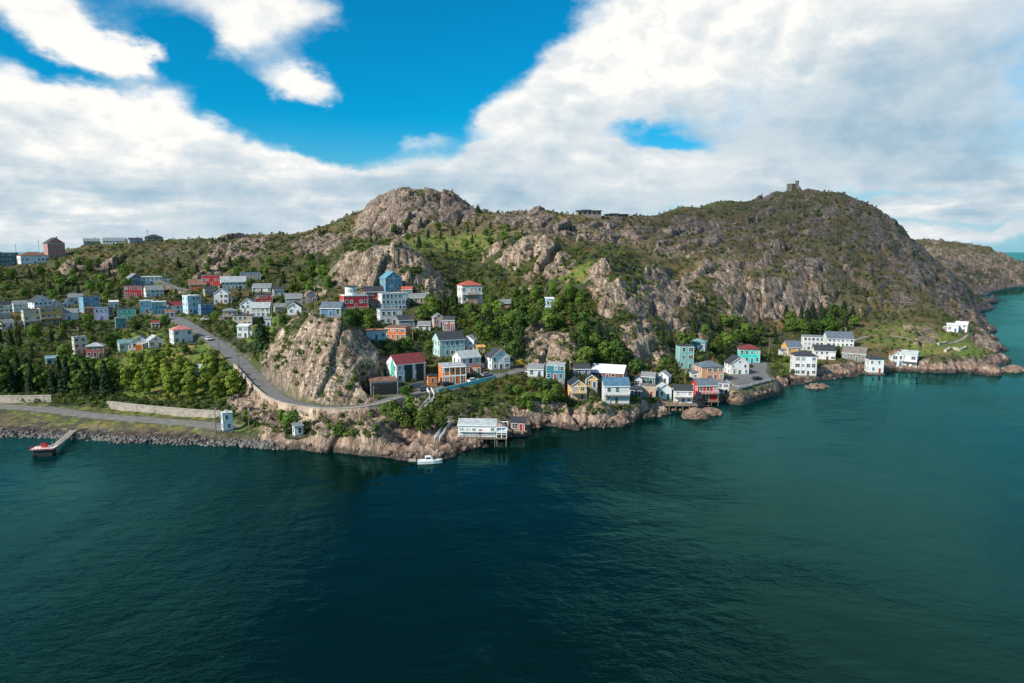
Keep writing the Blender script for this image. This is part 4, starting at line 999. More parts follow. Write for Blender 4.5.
    if st != 'flat' and w > 4.5 and not o.get('stilts') and rng.random() < .55 or (st == 'flat' and w > 5 and rng.random() < .35):
        sx = rng.choice((-1, 1)); aw = rng.uniform(.25, .4)*w; ah = min(2.5, wh*.6); ad = d*rng.uniform(.4, .7); y0 = -hd+rng.uniform(.1, .35)*d
        x0, x1 = sorted((sx*(hw+.004), sx*(hw+aw)))
        an = MB(); an.prism([(x0,-3.5),(x1,-3.5),(x1,ah if sx > 0 else ah+.6),(x0,ah+.6 if sx > 0 else ah)], 'y', y0, y0+ad)
        ao = an.build('annex', rng.choice((wm_, paint('palegrey'), M_WOOD)), root)
        ar = MB(); hi, lo = ah+.62, ah+.02; zz = (hi, lo) if sx > 0 else (lo, hi)
        ar.prism([(x0,zz[0]),(x1+(.25 if sx > 0 else 0),zz[1]),(x1+(.25 if sx > 0 else 0),zz[1]+.15),(x0,zz[0]+.15)], 'y', y0-.2, y0+ad+.2); ar.build('annex_roof', rm_, ao)
        window_at(root, (x0+x1)/2, y0, ah*.6, 0, min(.9, aw*.45), .8)
    if o.get('terrace'):
        x0, x1 = hw+.32, hw+3.4; t = MB(); t.box(x0, x1, -hd-1.5, hd, -.3, -.06); t.build('terrace_deck', M_WOOD, root)
        t = MB()
        for x in (x0+.1, (x0+x1)/2, x1-.1):
            for y in (-hd-1.4, hd-.3): t.box(x-.09, x+.09, y-.09, y+.09, -.057, wh*.92)
        for y in (-hd-1.4, hd-.3):
            t.box(x0, x1, y-.1, y+.1, wh*.92+.003, wh*.92+.2); t.box(x0, x1, y-.05, y+.05, wh*.45, wh*.45+.12); t.box(x0, x1, y-.05, y+.05, 1.0, 1.1)
        t.box(x0, x1, -hd-1.45, hd-.2, wh*.45+.13, wh*.45+.2); t.build('pergola', M_WTRIM, root)
        for x in (x0+.2, x1-.2): t = MB(); t.tube((x,-hd-1.2,-6.5), (x,-hd-1.2,-.304), .14); t.build('stilt', M_WOOD, root)
        b_ = MB(); z0 = wh*.5; b_.box(-hw, hw, -hd-1.2, -hd-.09, z0-.1, z0)
        n = 14
        for i in range(n+1): x = -hw+.06+i*(w-.12)/n; b_.box(x-.04, x+.04, -hd-1.18, -hd-1.1, z0+.003, z0+.9)
        b_.box(-hw, hw, -hd-1.2, -hd-1.08, z0+.903, z0+1.0); b_.build('balcony', M_WTRIM, root)
    if o.get('panels'):
        for s, a in ((-1, -.18), (1, .62)):
            q = MB(); x = a*hw; q.box(x-.13*w, x+.13*w, -hd-.14, -hd-.003, .1, wh-.1); q.build('facade_panel', paint('charcoalgreen'), root)
    if o.get('gable'):
        q = MB(); q.prism([(-hd*.55, wh*.35),(hd*.1, wh*.35),(hd*.1, wh*.95),(-hd*.25, wh+rise*.55),(-hd*.55, wh*.9)], 'x', -hw-.12, -hw-.004); q.build('gable_panel', paint(o['gable']), root)
    if o.get('front'):
        q = MB(); q.box(-hw*.5, hw*.5, -hd-.9, -hd-.085, 0, wh*.62); q.build('porch', paint(o['front']), root)
    if o.get('trim'):
        q = MB()
        for i in range(5): x = -hw+.2+i*(w-.4)/4; q.box(x-.09, x+.09, -hd-1.3, -hd-1.12, 0, wh*.95)
        q.box(-hw, hw, -hd-1.35, -hd-1.1, wh*.45, wh*.52); q.box(-hw, hw, -hd-1.36, -hd-.004, wh*.954, wh*.99); q.build('porch_frame', M_WTRIM, root)
    if 'turret' in p['label'] or 'round top' in p['label']:
        q = MB(); n = 12; TR = .25*w if 'round top' in p['label'] else 2
        q.prism([(-.12*w+TR*math.cos(6.2832*i/n), -.1*d+TR*math.sin(6.2832*i/n)) for i in range(n)], 'z', wh+.264, wh+4.0); tr = q.build('turret', M_WTRIM if 'round top' in p['label'] else wm_, root)
        if 'round top' in p['label']:
            for i in range(9, 13):
                a = 6.2832*(i-.5-1)/n+.2; window_at(root, -.12*w+TR*.97*math.cos(a), -.1*d+TR*.97*math.sin(a), wh+2.3, a+rad(90), 1.0, 1.3)
            q = MB(); q.prism([(-.12*w+(TR+.35)*math.cos(6.2832*i/n), -.1*d+(TR+.35)*math.sin(6.2832*i/n)) for i in range(n)], 'z', wh+4.004, wh+4.3); q.build('turret_roof', paint('tar', True), root)
        else: bpy.data.objects.remove(tr)
    return root
PAL['driftwood'] = (.20,.17,.14); PAL['charcoalgreen'] = (.015,.05,.045)
for h in PLACED: house(h)
# ------------------------------------------------------------------ trees, scrub and shore boulders
nrng = np.random.default_rng(11)
def unit(v): return v/np.maximum(np.linalg.norm(v, axis=-1, keepdims=True), 1e-6)
def leaf_quads(pos, nor, size, rg, droop=0.0):
    """one small bent quad per leaf clump, facing roughly along nor"""
    n = len(pos); nor = unit(nor+rg.normal(0, .32, (n, 3))); t = unit(np.cross(nor, rg.normal(0, 1, (n, 3)))); b = np.cross(nor, t)
    s = (size*rg.uniform(.6, 1.35, n))[:, None]; a = rg.uniform(.6, 1.0, (n, 1))
    v = np.stack([pos-t*s-b*s*a*.7, pos+t*s*.8-b*s*a+nor*s*.2, pos+t*s+b*s*a*.8, pos-t*s*.7+b*s*a+nor*s*.25], 1)
    return v
def crown_points(kind, n, rg):
    """unit-height crown (0..1 in z above the bare trunk), radius about .5"""
    if kind == 'spruce':
        z = rg.uniform(0, 1, n)**1.25; tier = np.abs(((z*9) % 1)-.5)*.35+.75
        r = (1-z)**.85*.30*tier*rg.uniform(.55, 1.08, n)+.015; a = rg.uniform(0, 2*math.pi, n)
        r = r*(1+.25*np.sin(a*3+z*9+rg.uniform(0, 6)))
        p = np.stack([r*np.cos(a), r*np.sin(a), .06+z*.94-r*.25], 1); nor = np.stack([np.cos(a), np.sin(a), np.full(n, .55)], 1)
        return p, nor
    nl = {'broad': 10, 'column': 9, 'bush': 7}[kind]; rx = {'broad': .40, 'column': .21, 'bush': .62}[kind]
    c = []; R = []
    for i in range(nl):
        h = (i+.5)/nl; w = math.sin(math.pi*(.12+.80*h))**.75
        a = i*2.4+rg.uniform(0, 1.2); d = rx*.62*w*rg.uniform(.5, 1.1)
        c.append((d*math.cos(a), d*math.sin(a), .14+.76*h)); R.append(rx*.62*(.45+.6*w)*rg.uniform(.75, 1.2))
    c = np.array(c); R = np.array(R)
    k = rg.choice(nl, n, p=R**2/sum(R**2)); d = unit(rg.normal(0, 1, (n, 3))); d[:, 2] = np.abs(d[:, 2])*.9-.25*rg.uniform(0, 1, n); d = unit(d)
    p = c[k]+d*R[k][:, None]*rg.uniform(.72, 1.08, (n, 1))*np.array([1, 1, .85])
    ctr = c.mean(0); return p, unit(d*.8+unit(p-ctr)*.7)
def foliage_mat(name, lo, hi, use_attr=False):
    m, nt, b = new_mat(name)
    pos = nt.new('ShaderNodeNewGeometry').outputs['Position']
    r = nt.attr('hue') if use_attr else nt.new('ShaderNodeObjectInfo').outputs['Random']
    n = nt.noise(pos, .9, 3, .6); n2 = nt.noise(pos, .05, 3, .5)
    f = nt.m('ADD', nt.m('MULTIPLY', r, .5), nt.m('MULTIPLY', n, .5))
    c = nt.mix(nt.ss(f, .15, .85), lo, hi)
    c = nt.mix(nt.m('MULTIPLY', nt.ss(n2, .52, .7), .35), c, (.14,.11,.03))
    nt.put(b.inputs['Base Color'], c); b.inputs['Roughness'].default_value = .75; b.inputs['Specular IOR Level'].default_value = .2
    tr = nt.new('ShaderNodeBsdfTranslucent'); nt.put(tr.inputs[0], nt.mix(1, c, (1.1,1.2,.6), 'MULTIPLY'))
    mx = nt.new('ShaderNodeMixShader'); mx.inputs[0].default_value = .34
    nt.l.new(b.outputs[0], mx.inputs[1]); nt.l.new(tr.outputs[0], mx.inputs[2]); nt.l.new(mx.outputs[0], nt.n['Material Output'].inputs[0])
    return m
M_LEAF = {'spruce': foliage_mat('spruce_needles', (.014,.036,.015), (.036,.072,.024)), 'broad': foliage_mat('broadleaf_foliage', (.040,.090,.018), (.165,.250,.042)), 'column': foliage_mat('bright_foliage', (.12,.185,.026), (.31,.35,.055))}
M_BARK = simple('bark', (.10,.075,.055), .9, .3, 2.0)
CROWN = {}; TRUNK = {}
for kind, n in (('spruce', 420), ('broad', 460), ('column', 420)):
    CROWN[kind] = []; TRUNK[kind] = []
    for sd in range(4):
        rg = np.random.default_rng(sd*7+n); p, nor = crown_points(kind, n, rg)
        v = leaf_quads(p, nor, .052 if kind == 'broad' else .040, rg).reshape(-1, 3); q = np.arange(len(v)).reshape(-1, 4)
        o = np_mesh('crown', v, q, M_LEAF[kind]); CROWN[kind].append(o.data); bpy.data.objects.remove(o)
        t = MB(); t.tube((0,0,-.12), (.01,.0,.55), .024, .012, 6); t.tube((.01,0,.55), (0,.01,.88 if kind == 'spruce' else .74), .012, .004, 5)
        for i in range(5):
            a = i*1.3+sd; h = .25+i*.1; t.tube((.005, 0, h), (.16*math.cos(a), .16*math.sin(a), h+.14), .009, .003, 4)
        o = t.build('trunk', M_BARK); TRUNK[kind].append(o.data); bpy.data.objects.remove(o)
def tree(kind, loc, h, label, group, wide=1.0):
    name = {'spruce': 'spruce_tree', 'broad': 'broadleaf_tree', 'column': 'leafy_tree'}[kind]
    k = nrng.integers(0, 4); root = empty(name, loc, nrng.uniform(0, 6.28)); root.scale = (h*wide, h*wide, h)
    tag(root, label, 'tree', group)
    for nm, me in (('crown', CROWN[kind][k]), ('trunk', TRUNK[kind][k])):
        o = bpy.data.objects.new(nm, me); link(o); o.parent = root
def scatter_px(poly, n, gap):
    xs = [p[0] for p in poly]; ys = [p[1] for p in poly]; out = []; tries = 0
    while len(out) < n and tries < n*60:
        tries += 1
        x, y = nrng.uniform(min(xs), max(xs)), nrng.uniform(min(ys), max(ys))
        if not inpoly(poly, np.array([x]), np.array([y]))[0]: continue
        if any(abs(x-a)/gap < 1 and abs(y-b)/(gap*.6) < 1 for a, b in out): continue
        out.append((x, y))
    return sorted(out, key=lambda p: p[1])
FOOT = [(h['loc'].x, h['loc'].y, .46*math.hypot(h['w'], h['d'])+.4, h['loc'].z+h['h'], h['loc'].z) for h in PLACED]
def clear_of_houses(P, h=0.0, rad_=0.0):
    for (x, y, r, top, bz) in FOOT:
        if math.hypot(P.x-x, P.y-y) < r+rad_: return False
        # a tall tree straight in front of a house would hide it in a way the photograph does not show
        if h and abs(P.x/P.y-x/y)*y < r*.75 and 0 < y-P.y < 60 and (P.z+h-HC)/P.y > (bz+.25*(top-bz)-HC)/y and P.z < top: return False
    return True
#        polygon in the photograph, count, gap px, kinds, height, label, group
TREES = [
 ([(-20,380),(55,378),(112,380),(112,396),(55,394),(-20,392)], 28, 8, 'ssb', (8,11.5), 'dark dense tree in the belt behind the western stone wall', 'trees in the dark belt behind the western wall'),
 ([(-20,356),(112,360),(112,378),(-20,378)], 15, 10, 'sbb', (4.5,7.5), 'dark tree on the bank above the western belt of trees', 'trees on the bank above the western belt'),
 ([(118,378),(160,372),(215,380),(246,392),(238,404),(120,398)], 32, 8, 'ccc', (7.5,11), 'bright leafy tree in the sunlit grove below the bending road', 'trees in the sunlit grove below the road'),
 ([(120,360),(160,352),(215,356),(236,372),(215,378),(120,376)], 12, 9, 'cbb', (4.5,7), 'bushy yellow-green tree on the upper edge of the sunlit grove', 'trees on the upper edge of the grove'),
 ([(-10,326),(70,328),(70,346),(-10,350)], 20, 8, 'bsb', (5,8), 'dark bushy tree below the ochre houses at far left', 'trees below the ochre houses'),
 ([(104,352),(118,340),(130,356),(112,362)], 4, 7, 'b', (5,7), 'small tree between the coral house and the teal-roofed house', 'trees by the coral house'),
 ([(0,268),(120,262),(130,290),(0,300)], 36, 9, 'sbb', (5,8), 'dark tree on the hillside above the left village', 'trees above the left village'),
 ([(170,262),(330,262),(330,292),(275,296),(275,282),(170,272)], 24, 10, 'sbb', (5,8), 'dark tree on the slope above the long red house', 'trees above the red houses'),
 ([(205,308),(232,306),(250,322),(240,340),(228,332),(210,316)], 6, 8, 'b', (3.5,5.5), 'round tree on the bank between the road and the tan house', 'trees beside the tan house'),
 ([(268,300),(288,316),(282,330),(268,322)], 5, 7, 'bs', (5,7), 'tree behind the left shoulder of the rock knob', 'trees behind the rock knob'),
 ([(318,318),(370,318),(372,332),(352,330)], 10, 7, 'bb', (4,6.5), 'leafy tree on top of the rock knob', 'trees on top of the rock knob'),
 ([(410,300),(455,298),(458,330),(414,322)], 16, 8, 'bbs', (5.5,8.5), 'leafy tree in the hollow left of the balcony house', 'trees left of the balcony house'),
 ([(468,310),(515,312),(525,345),(515,366),(478,338)], 24, 8, 'bbs', (5.5,8.5), 'leafy tree on the slope below the balcony house', 'trees below the balcony house'),
 ([(512,290),(585,296),(592,330),(560,330),(520,330)], 26, 8, 'bb', (5,7.5), 'light green tree around the tiny pale blue hut', 'trees around the tiny hut'),
 ([(568,340),(592,330),(618,342),(632,370),(600,366),(580,372)], 14, 8, 'bbs', (5,7.5), 'dark tree in the gully behind the shore row', 'trees in the gully behind the shore row'),
 ([(660,345),(690,326),(740,326),(780,332),(780,348),(735,344),(715,356)], 28, 9, 'bs', (5,8), 'dark tree on the slope behind the turquoise house', 'trees behind the turquoise house'),
 ([(785,316),(850,312),(862,330),(830,336),(790,338)], 22, 8, 'bs', (6.5,9.5), 'dark tree in the dense clump above the eastern houses', 'trees above the eastern houses'),
 ([(390,226),(500,222),(520,240),(500,252),(400,250)], 22, 10, 'sb', (5,8), 'small tree in the green saddle below the rock dome', 'trees in the green saddle'),
 ([(384,416),(412,412),(430,424),(424,434),(392,428)], 9, 7, 'bb', (4,6), 'bushy tree clinging to the cliff below the road', 'trees on the cliff below the road'),
 ([(505,392),(560,384),(566,402),(520,412)], 12, 7, 'bb', (3,5), 'bushy tree on the bank above the rust fishing shed', 'trees above the fishing shed'),
 ([(772,362),(792,362),(793,376),(776,380)], 5, 6, 'b', (2.5,4), 'bushy tree between the parking yard and three-storey white house', 'bushes beside the parking yard'),
 ([(20,292),(120,288),(120,300),(20,302)], 8, 9, 'bs', (5,7.5), 'tree just behind the top row of the left village', 'trees behind the left village row'),
 ([(175,286),(300,284),(300,312),(225,316),(180,300)], 14, 10, 'bbs', (4.5,7), 'tree between the houses above the road', 'trees between the upper houses'),
 ([(60,312),(165,314),(165,334),(70,334)], 14, 9, 'bb', (3.5,6), 'tree on the slope between both rows of left houses', 'trees between the two left rows'),
 ([(380,340),(432,335),(430,356),(390,356)], 9, 8, 'bb', (3.5,5.5), 'tree on the bank above the wine-red roof', 'trees above the wine-red roof'),
 ([(592,368),(668,366),(690,362),(690,384),(640,374),(600,372)], 12, 8, 'bbs', (3.5,6), 'tree among the houses of the shore row', 'trees among the shore row'),
 ([(630,396),(656,397),(655,404),(632,405)], 5, 6, 'b', (2.5,3.6), 'low leafy tree on the shore below the navy shed', 'trees below the navy shed'),
]
KIND = {'s': 'spruce', 'b': 'broad', 'c': 'column'}
for poly, n, gap, kinds, (h0, h1), label, group in TREES:
    for (x, y) in scatter_px(poly, n, gap):
        P = at(x, y)
        if P.z < .8: continue
        h = nrng.uniform(h0, h1); kd = KIND[kinds[nrng.integers(0, len(kinds))]]
        if not clear_of_houses(P, h, 1.2): continue
        if seg_dist([tuple(q) for q in ROADQ[::4]], np.array([P.x]), np.array([P.y]))[0][0] < 5.5: continue
        tree(kd, P-Vector((0,0,.1)), h, label, group, nrng.uniform(.85, 1.2))
for (x, y, h, kd, wide, label) in [
 (262, 350, 13.0, 'spruce', 1.45, 'biggest dark tree, standing alone right of the road bend'),
 (292, 428, 5.5, 'broad', 1.3, 'round dark tree at the foot of the road wall'),
 (281, 424, 5.0, 'column', 1.2, 'slim tree left of the round tree under the road wall'),
 (246, 424, 5.0, 'column', 1.1, 'pale young tree right of the white beacon hut'),
 (139, 409, 3.2, 'broad', 1.3, 'little dark tree in front of the eastern stone wall'),
 (338, 436, 3.4, 'broad', 1.7, 'pale shrub-like tree on the rocks under the road'),
 (407, 398, 4.6, 'broad', 1.3, 'dark tree at the road edge left of white stair'),
 (440, 428, 4.0, 'broad', 1.2, 'grey-green tree left of the stilted boathouse'),
 (478, 212, 7.0, 'spruce', 1.6, 'dark tree on the skyline right of the rock dome'),
 (838, 357, 4.4, 'spruce', 1.3, 'dark spruce beside the weathered fishing stage')]:
    tree(kd, at(x, y)-Vector((0,0,.1)), h, label, None, wide)
# low scrub: nobody could count it
def scrub():
    N = 30000; V = []; HUE = []
    tmpl = []
    for sd in range(8):
        rg = np.random.default_rng(sd+90); p, nor = crown_points('bush', 30, rg); tmpl.append(leaf_quads(p, nor, .17, rg))
    xs = nrng.uniform(-90, 1110, N); ys = nrng.uniform(185, 440, N)
    road_xy = [tuple(q) for q in ROADQ[::3]]
    for x, y in zip(xs, ys):
        u, t = u_of(x, y), up_slope(y)
        P = at(x, y)
        if P.z < 3.2 or P.y > 1250: continue
        if abs((P.z-HC)/P.y-t) > .004: continue                       # this pixel looks at the sky
        i = min(np.searchsorted(UG, P.x/P.y), NU-1); j = min(np.searchsorted(LY, math.log(P.y)), NY-1)
        r, g, to, ba = rock[j, i], grass[j, i], tone[j, i], BARE[j, i]
        if ba > .5: continue
        d = (1.0-.36*to)*(1-.90*min(1, max(0, (r-.30)*1.5)))*(1-.75*g)
        clump = .5+.5*math.sin(P.x*.043+3*math.sin(P.y*.021))*math.sin(P.y*.037+1.3)
        d *= .45+.8*clump
        if nrng.uniform() > d: continue
        s = nrng.uniform(.7, 1.7)*min(max((P.y/300)**.55, .7), 2.0)*(1.25 if to < .3 else .95)
        s = min(s, 2.6)
        if not clear_of_houses(P, 0, s*.5): continue
        if P.y < 300 and seg_dist(road_xy, np.array([P.x]), np.array([P.y]))[0][0] < 4.2: continue
        a = nrng.uniform(0, 6.28); c, sn = math.cos(a), math.sin(a); tv = tmpl[nrng.integers(0, 8)]
        q = np.empty_like(tv); q[..., 0] = (tv[..., 0]*c-tv[..., 1]*sn)*s; q[..., 1] = (tv[..., 0]*sn+tv[..., 1]*c)*s; q[..., 2] = tv[..., 2]*s*nrng.uniform(.75, 1.15)-.12*s
        V.append(q+np.array(P)); HUE.append(np.full(tv.shape[0]*4, nrng.uniform()*(.65 if to > .4 else 1.0)))
    V = np.concatenate(V).reshape(-1, 3); q = np.arange(len(V)).reshape(-1, 4)
    print('scrub quads', len(q))
    o = np_mesh('scrub', V, q, foliage_mat('scrub_foliage', (.028,.060,.016), (.145,.190,.036), True), attrs={'hue': np.concatenate(HUE)})
    tag(o, 'dense low green scrub covering the hillside', 'scrub', kind='stuff')
scrub()
def boulders(name, line, n, smin, smax, mat, label, spread):
    bm = bmesh.new(); bmesh.ops.create_icosphere(bm, subdivisions=1, radius=1); iv = np.array([v.co[:] for v in bm.verts]); fi = np.array([[v.index for v in f.verts] for f in bm.faces]); bm.free()
    V = []; Fq = []; k = 0
    for _ in range(n):
        t = nrng.uniform(0, len(line)-1.001); i = int(t); a = line[i]; b = line[i+1]; f = t-i
        x, y = a[0]+(b[0]-a[0])*f, a[1]+(b[1]-a[1])*f+nrng.normal(0, spread)
        P = at(x, y)
        if P.z < -.4 or P.z > 5: continue
        s = nrng.uniform(smin, smax)*nrng.uniform(.5, 1.0); R = Matrix.Rotation(nrng.uniform(0, 6), 3, Vector(nrng.normal(0, 1, 3)))
        v = (iv*(1+nrng.normal(0, .17, (len(iv), 1)))*np.array([1, .8, .6])*s) @ np.array(R)
        V.append(v+np.array(P)+np.array([0, 0, .15*s])); Fq.append(fi+k); k += len(iv)
    o = np_mesh(name, np.concatenate(V), np.concatenate(Fq), mat); tag(o, label, 'boulders', kind='stuff')
M_RIP = simple('shore_stone', (.17,.155,.14), .9, .5, .35, .05)
boulders('shore_boulders', [(-60,436),(0,434),(40,436),(80,438),(120,440),(180,442),(240,444),(275,446)], 1300, .35, .95, M_RIP, 'grey boulders piled along the western waterline', 2.1)
M_PINKROCK = simple('pink_stone', (.22,.145,.11), .9, .5, .35, .05)
boulders('fallen_rocks', [(265,447),(320,450),(400,456),(440,455),(500,438),(545,425),(620,424),(680,409),(720,401),(780,388),(860,374),(930,371),(1008,371)], 170, .35, 1.5, M_PINKROCK, 'pinkish fallen rocks along the eastern waterline', 1.8)
# ------------------------------------------------------------------ walls, fences, poles, vehicles, quays
def obj_thing(o, label, cat, group=None): return tag(o, label, cat, group)
# stone walls behind the gravel road
for pts, label in (([(-60,402),(-20,402),(20,402),(52,401.5)], 'pale stone wall at far left below the dark trees'), ([(108,408),(135,411),(165,414),(195,416.5),(221,418)], 'long pale stone wall below the sunlit grove')):
    Q = resample([at(a, b) for a, b in pts], 3.0)
    o = wall_line('stone_wall', Q, .7, [p.z+2.15 for p in Q], [p.z-1.5 for p in Q], M_STONE); tag(o, label, 'wall')
    cap = wall_line('coping', Q, .95, [p.z+2.36 for p in Q], [p.z+2.153 for p in Q], M_CONC, o)
# sea wall of the road: parapet on its outer edge
def road_part(x0, x1): return [q for q in ROADQ if x0 <= to_px(q.x/q.y, q.y, q.z)[0] <= x1]
M_ROADWALL = simple('rendered_wall', (.52,.38,.29), .92, .4, .6, .1, streak=True)
Q = offset_line(road_part(243, 400), 3.4)
o = wall_line('road_wall', Q, .45, [p.z+.85 for p in Q], [p.z-5.0 for p in Q], M_ROADWALL); tag(o, 'long curving tan retaining wall on the sea side of the road', 'wall')
wall_line('coping', Q, .62, [p.z+1.05 for p in Q], [p.z+.853 for p in Q], M_CONC, o)
M_TURQ = simple('turquoise_boards', (.16,.52,.54), .6, .25, 1.2, .03)
Q = offset_line(road_part(430, 492), 3.45)
o = wall_line('board_fence', Q, .12, [p.z+1.1 for p in Q], [p.z-1.4 for p in Q], M_TURQ); tag(o, 'turquoise board fence along the seaward edge of the road', 'fence')
for i in range(0, len(Q), 2): m = MB(); p = Q[i]; m.box(p.x-.09, p.x+.09, p.y+.07, p.y+.25, p.z-1.5, p.z+1.2); m.build('post', M_TURQ, o)
m = MB(); Q = [at(397,391), at(410,388), at(424,385)]
o = wall_line('retaining_wall', [p+Vector((0,-1.2,0)) for p in Q], .4, [p.z+1.5 for p in Q], [p.z-2 for p in Q], simple('grey_render', (.27,.29,.31), .9, .25, .6, .05)); tag(o, 'grey retaining wall below the house with green panels', 'wall')
A, B = at(513,364.5), at(523,362.5)
o = wall_line('yellow_fence', [A, (A+B)/2, B], .12, [p.z+1.35 for p in (A, (A+B)/2, B)], [p.z-.6 for p in (A, (A+B)/2, B)], simple('yellow_boards', (.70,.40,.03), .6, .2, 1.5)); tag(o, 'short yellow board fence at the end of the road', 'fence')
for p in (A, B): m = MB(); m.box(p.x-.1, p.x+.1, p.y+.07, p.y+.27, p.z-.8, p.z+1.5); m.build('post', M_WOOD, o)
Q = [p+Vector((0,0,-.02)) for p in (LOTP[4], (LOTP[4]+LOTP[5])/2, LOTP[5], LOTP[6])]; Q = offset_line(resample(Q, 2), -.3)
o = wall_line('yard_wall', Q, .5, [5.75]*len(Q), [1.0]*len(Q), simple('dark_render', (.16,.15,.135), .92, .4, .5, .1)); tag(o, 'dark sea wall holding up the parking yard', 'wall')
rail = MB()
for p in Q[::2]: rail.box(p.x-.05, p.x+.05, p.y-.05, p.y+.05, 5.755, 6.6)
for a, b in zip(Q[:-1], Q[1:]): rail.tube((a.x, a.y, 6.55), (b.x, b.y, 6.55), .05, n=4)
rail.build('railing', M_WTRIM, o)
# white stair and railing down to the sea
def stair(pts, label):
    Q = resample([at(a, b)+Vector((0,0,.25)) for a, b in pts], 1.1); root = empty('boardwalk', Q[0]); tag(root, label, 'boardwalk')
    v = MB(); W = .7; L = offset_line(Q, -W); R = offset_line(Q, W); n = len(Q); z0 = Q[0]
    vs = []
    for i in range(n): vs += [L[i]-z0, R[i]-z0, R[i]-z0-Vector((0,0,.15)), L[i]-z0-Vector((0,0,.15))]
    fs = [(i*4+j, i*4+(j+1) % 4, i*4+4+(j+1) % 4, i*4+4+j) for i in range(n-1) for j in range(4)]+[(0,1,2,3),(n*4-1,n*4-2,n*4-3,n*4-4)]
    v.add(vs, fs); v.build('tread', M_WOOD, root)
    for S in (L, R):
        r = MB()
        for i in range(n):
            p = S[i]-z0; r.box(p.x-.06, p.x+.06, p.y-.06, p.y+.06, p.z-.9, p.z+1.05)
        for a, b in zip(S[:-1], S[1:]):
            a, b = a-z0, b-z0
            for hh in (.35, .7, 1.05): r.tube(a+Vector((0,0,hh)), b+Vector((0,0,hh)), .06, n=4)
        r.build('railing', M_WTRIM, root)
stair([(429,391),(432,399),(424,408),(418,417)], 'white-railed wooden stair zigzagging down from the road')
stair([(400,424),(408,423),(418,419),(429,420)], 'white-railed landing at the bottom of the zigzag stair')
stair([(449,424),(443,432),(437,440)], 'white-railed walkway running down beside the stilted boathouse')
# utility poles
def pole(px, py, ptop, label, lamp=False):
    P = at(px, py); h = max(5.0, (py-ptop)*P.y/F); root = empty('utility_pole', P-Vector((0,0,.4)), nrng.uniform(-.5, .5)); tag(root, label, 'pole')
    m = MB(); m.tube((0,0,-.5), (0,0,h), .19, .12, 8); m.build('shaft', M_WOOD, root)
    m = MB(); m.box(-1.0, 1.0, -.06-.14, -.125, h-.75, h-.6); a = m.build('crossarm', M_WOOD, root)
    for x in (-.9, -.45, .45, .9): k = MB(); k.tube((x, -.16, h-.597), (x, -.16, h-.38), .055, n=6); k.build('insulator', M_DARK, a)
    if lamp:
        m = MB(); m.tube((0,-.13,h-1.4), (0,-1.6,h-1.05), .05, n=5); m.box(-.14, .14, -2.2, -1.55, h-1.12, h-.97); m.build('street_lamp', M_DARK, root)
    else:
        m = MB(); m.tube((.28,-.06,h-2.0), (.28,-.06,h-1.1), .2, n=8); m.build('transformer', M_CONC, root)
for a in [(17,262,244,'bare pole beside the dark teal block on the skyline'),(40,262,240,'tall pole left of the salmon skyline house'),(148,241,229,'pole on the skyline by the charcoal house'),(79,343,325,'pole behind the tall cream house'),(104,320,294,'pole between the sky blue box house and the jade pair'),
  (60,328,313,'pole in front of the ochre house'),(165,284,272,'pole beside the upper lane on the left'),(272,318,292,'tall pole right of the white and red houses'),(315,308,284,'pole beside the blush brown house'),(190,321,300,'pole next to the tall pale blue house'),(219,350,332,'pole along the road bend by the grass bank',1),
  (239,376,352,'pole on the outer side of the road above the grove',1),(216,434,402,'pole in front of the beacon hut by the shore'),(249,428,402,'thin pole right of the beacon hut'),(375,254,234,'pole on top of the pale crag'),(416,254,236,'pole in the green saddle behind the pale crag'),(413,342,314,'white-lit pole right of the bright orange house',1),
  (374,400,384,'pole at the road edge by the dark garage',1),(505,366,343,'pole beside the white corner house',1),(466,381,364,'pole in front of the orange porch house'),(437,330,312,'pole near the blush pink gable house'),(500,318,300,'pole right of the balcony house'),(769,356,336,'pole behind the parking yard',1),(734,388,366,'pole at the near corner of the parking yard',1),
  (685,384,366,'pole between the sea-green house and the shore'),(845,338,326,'pole behind the long slate-roofed white house'),(655,384,370,'pole among the white houses of the shore row'),(570,372,356,'pole behind the yellow waterside house'),(545,300,285,'pole above the tiny pale blue hut'),(232,318,298,'pole above the tan house with deck')]:
    pole(*a)
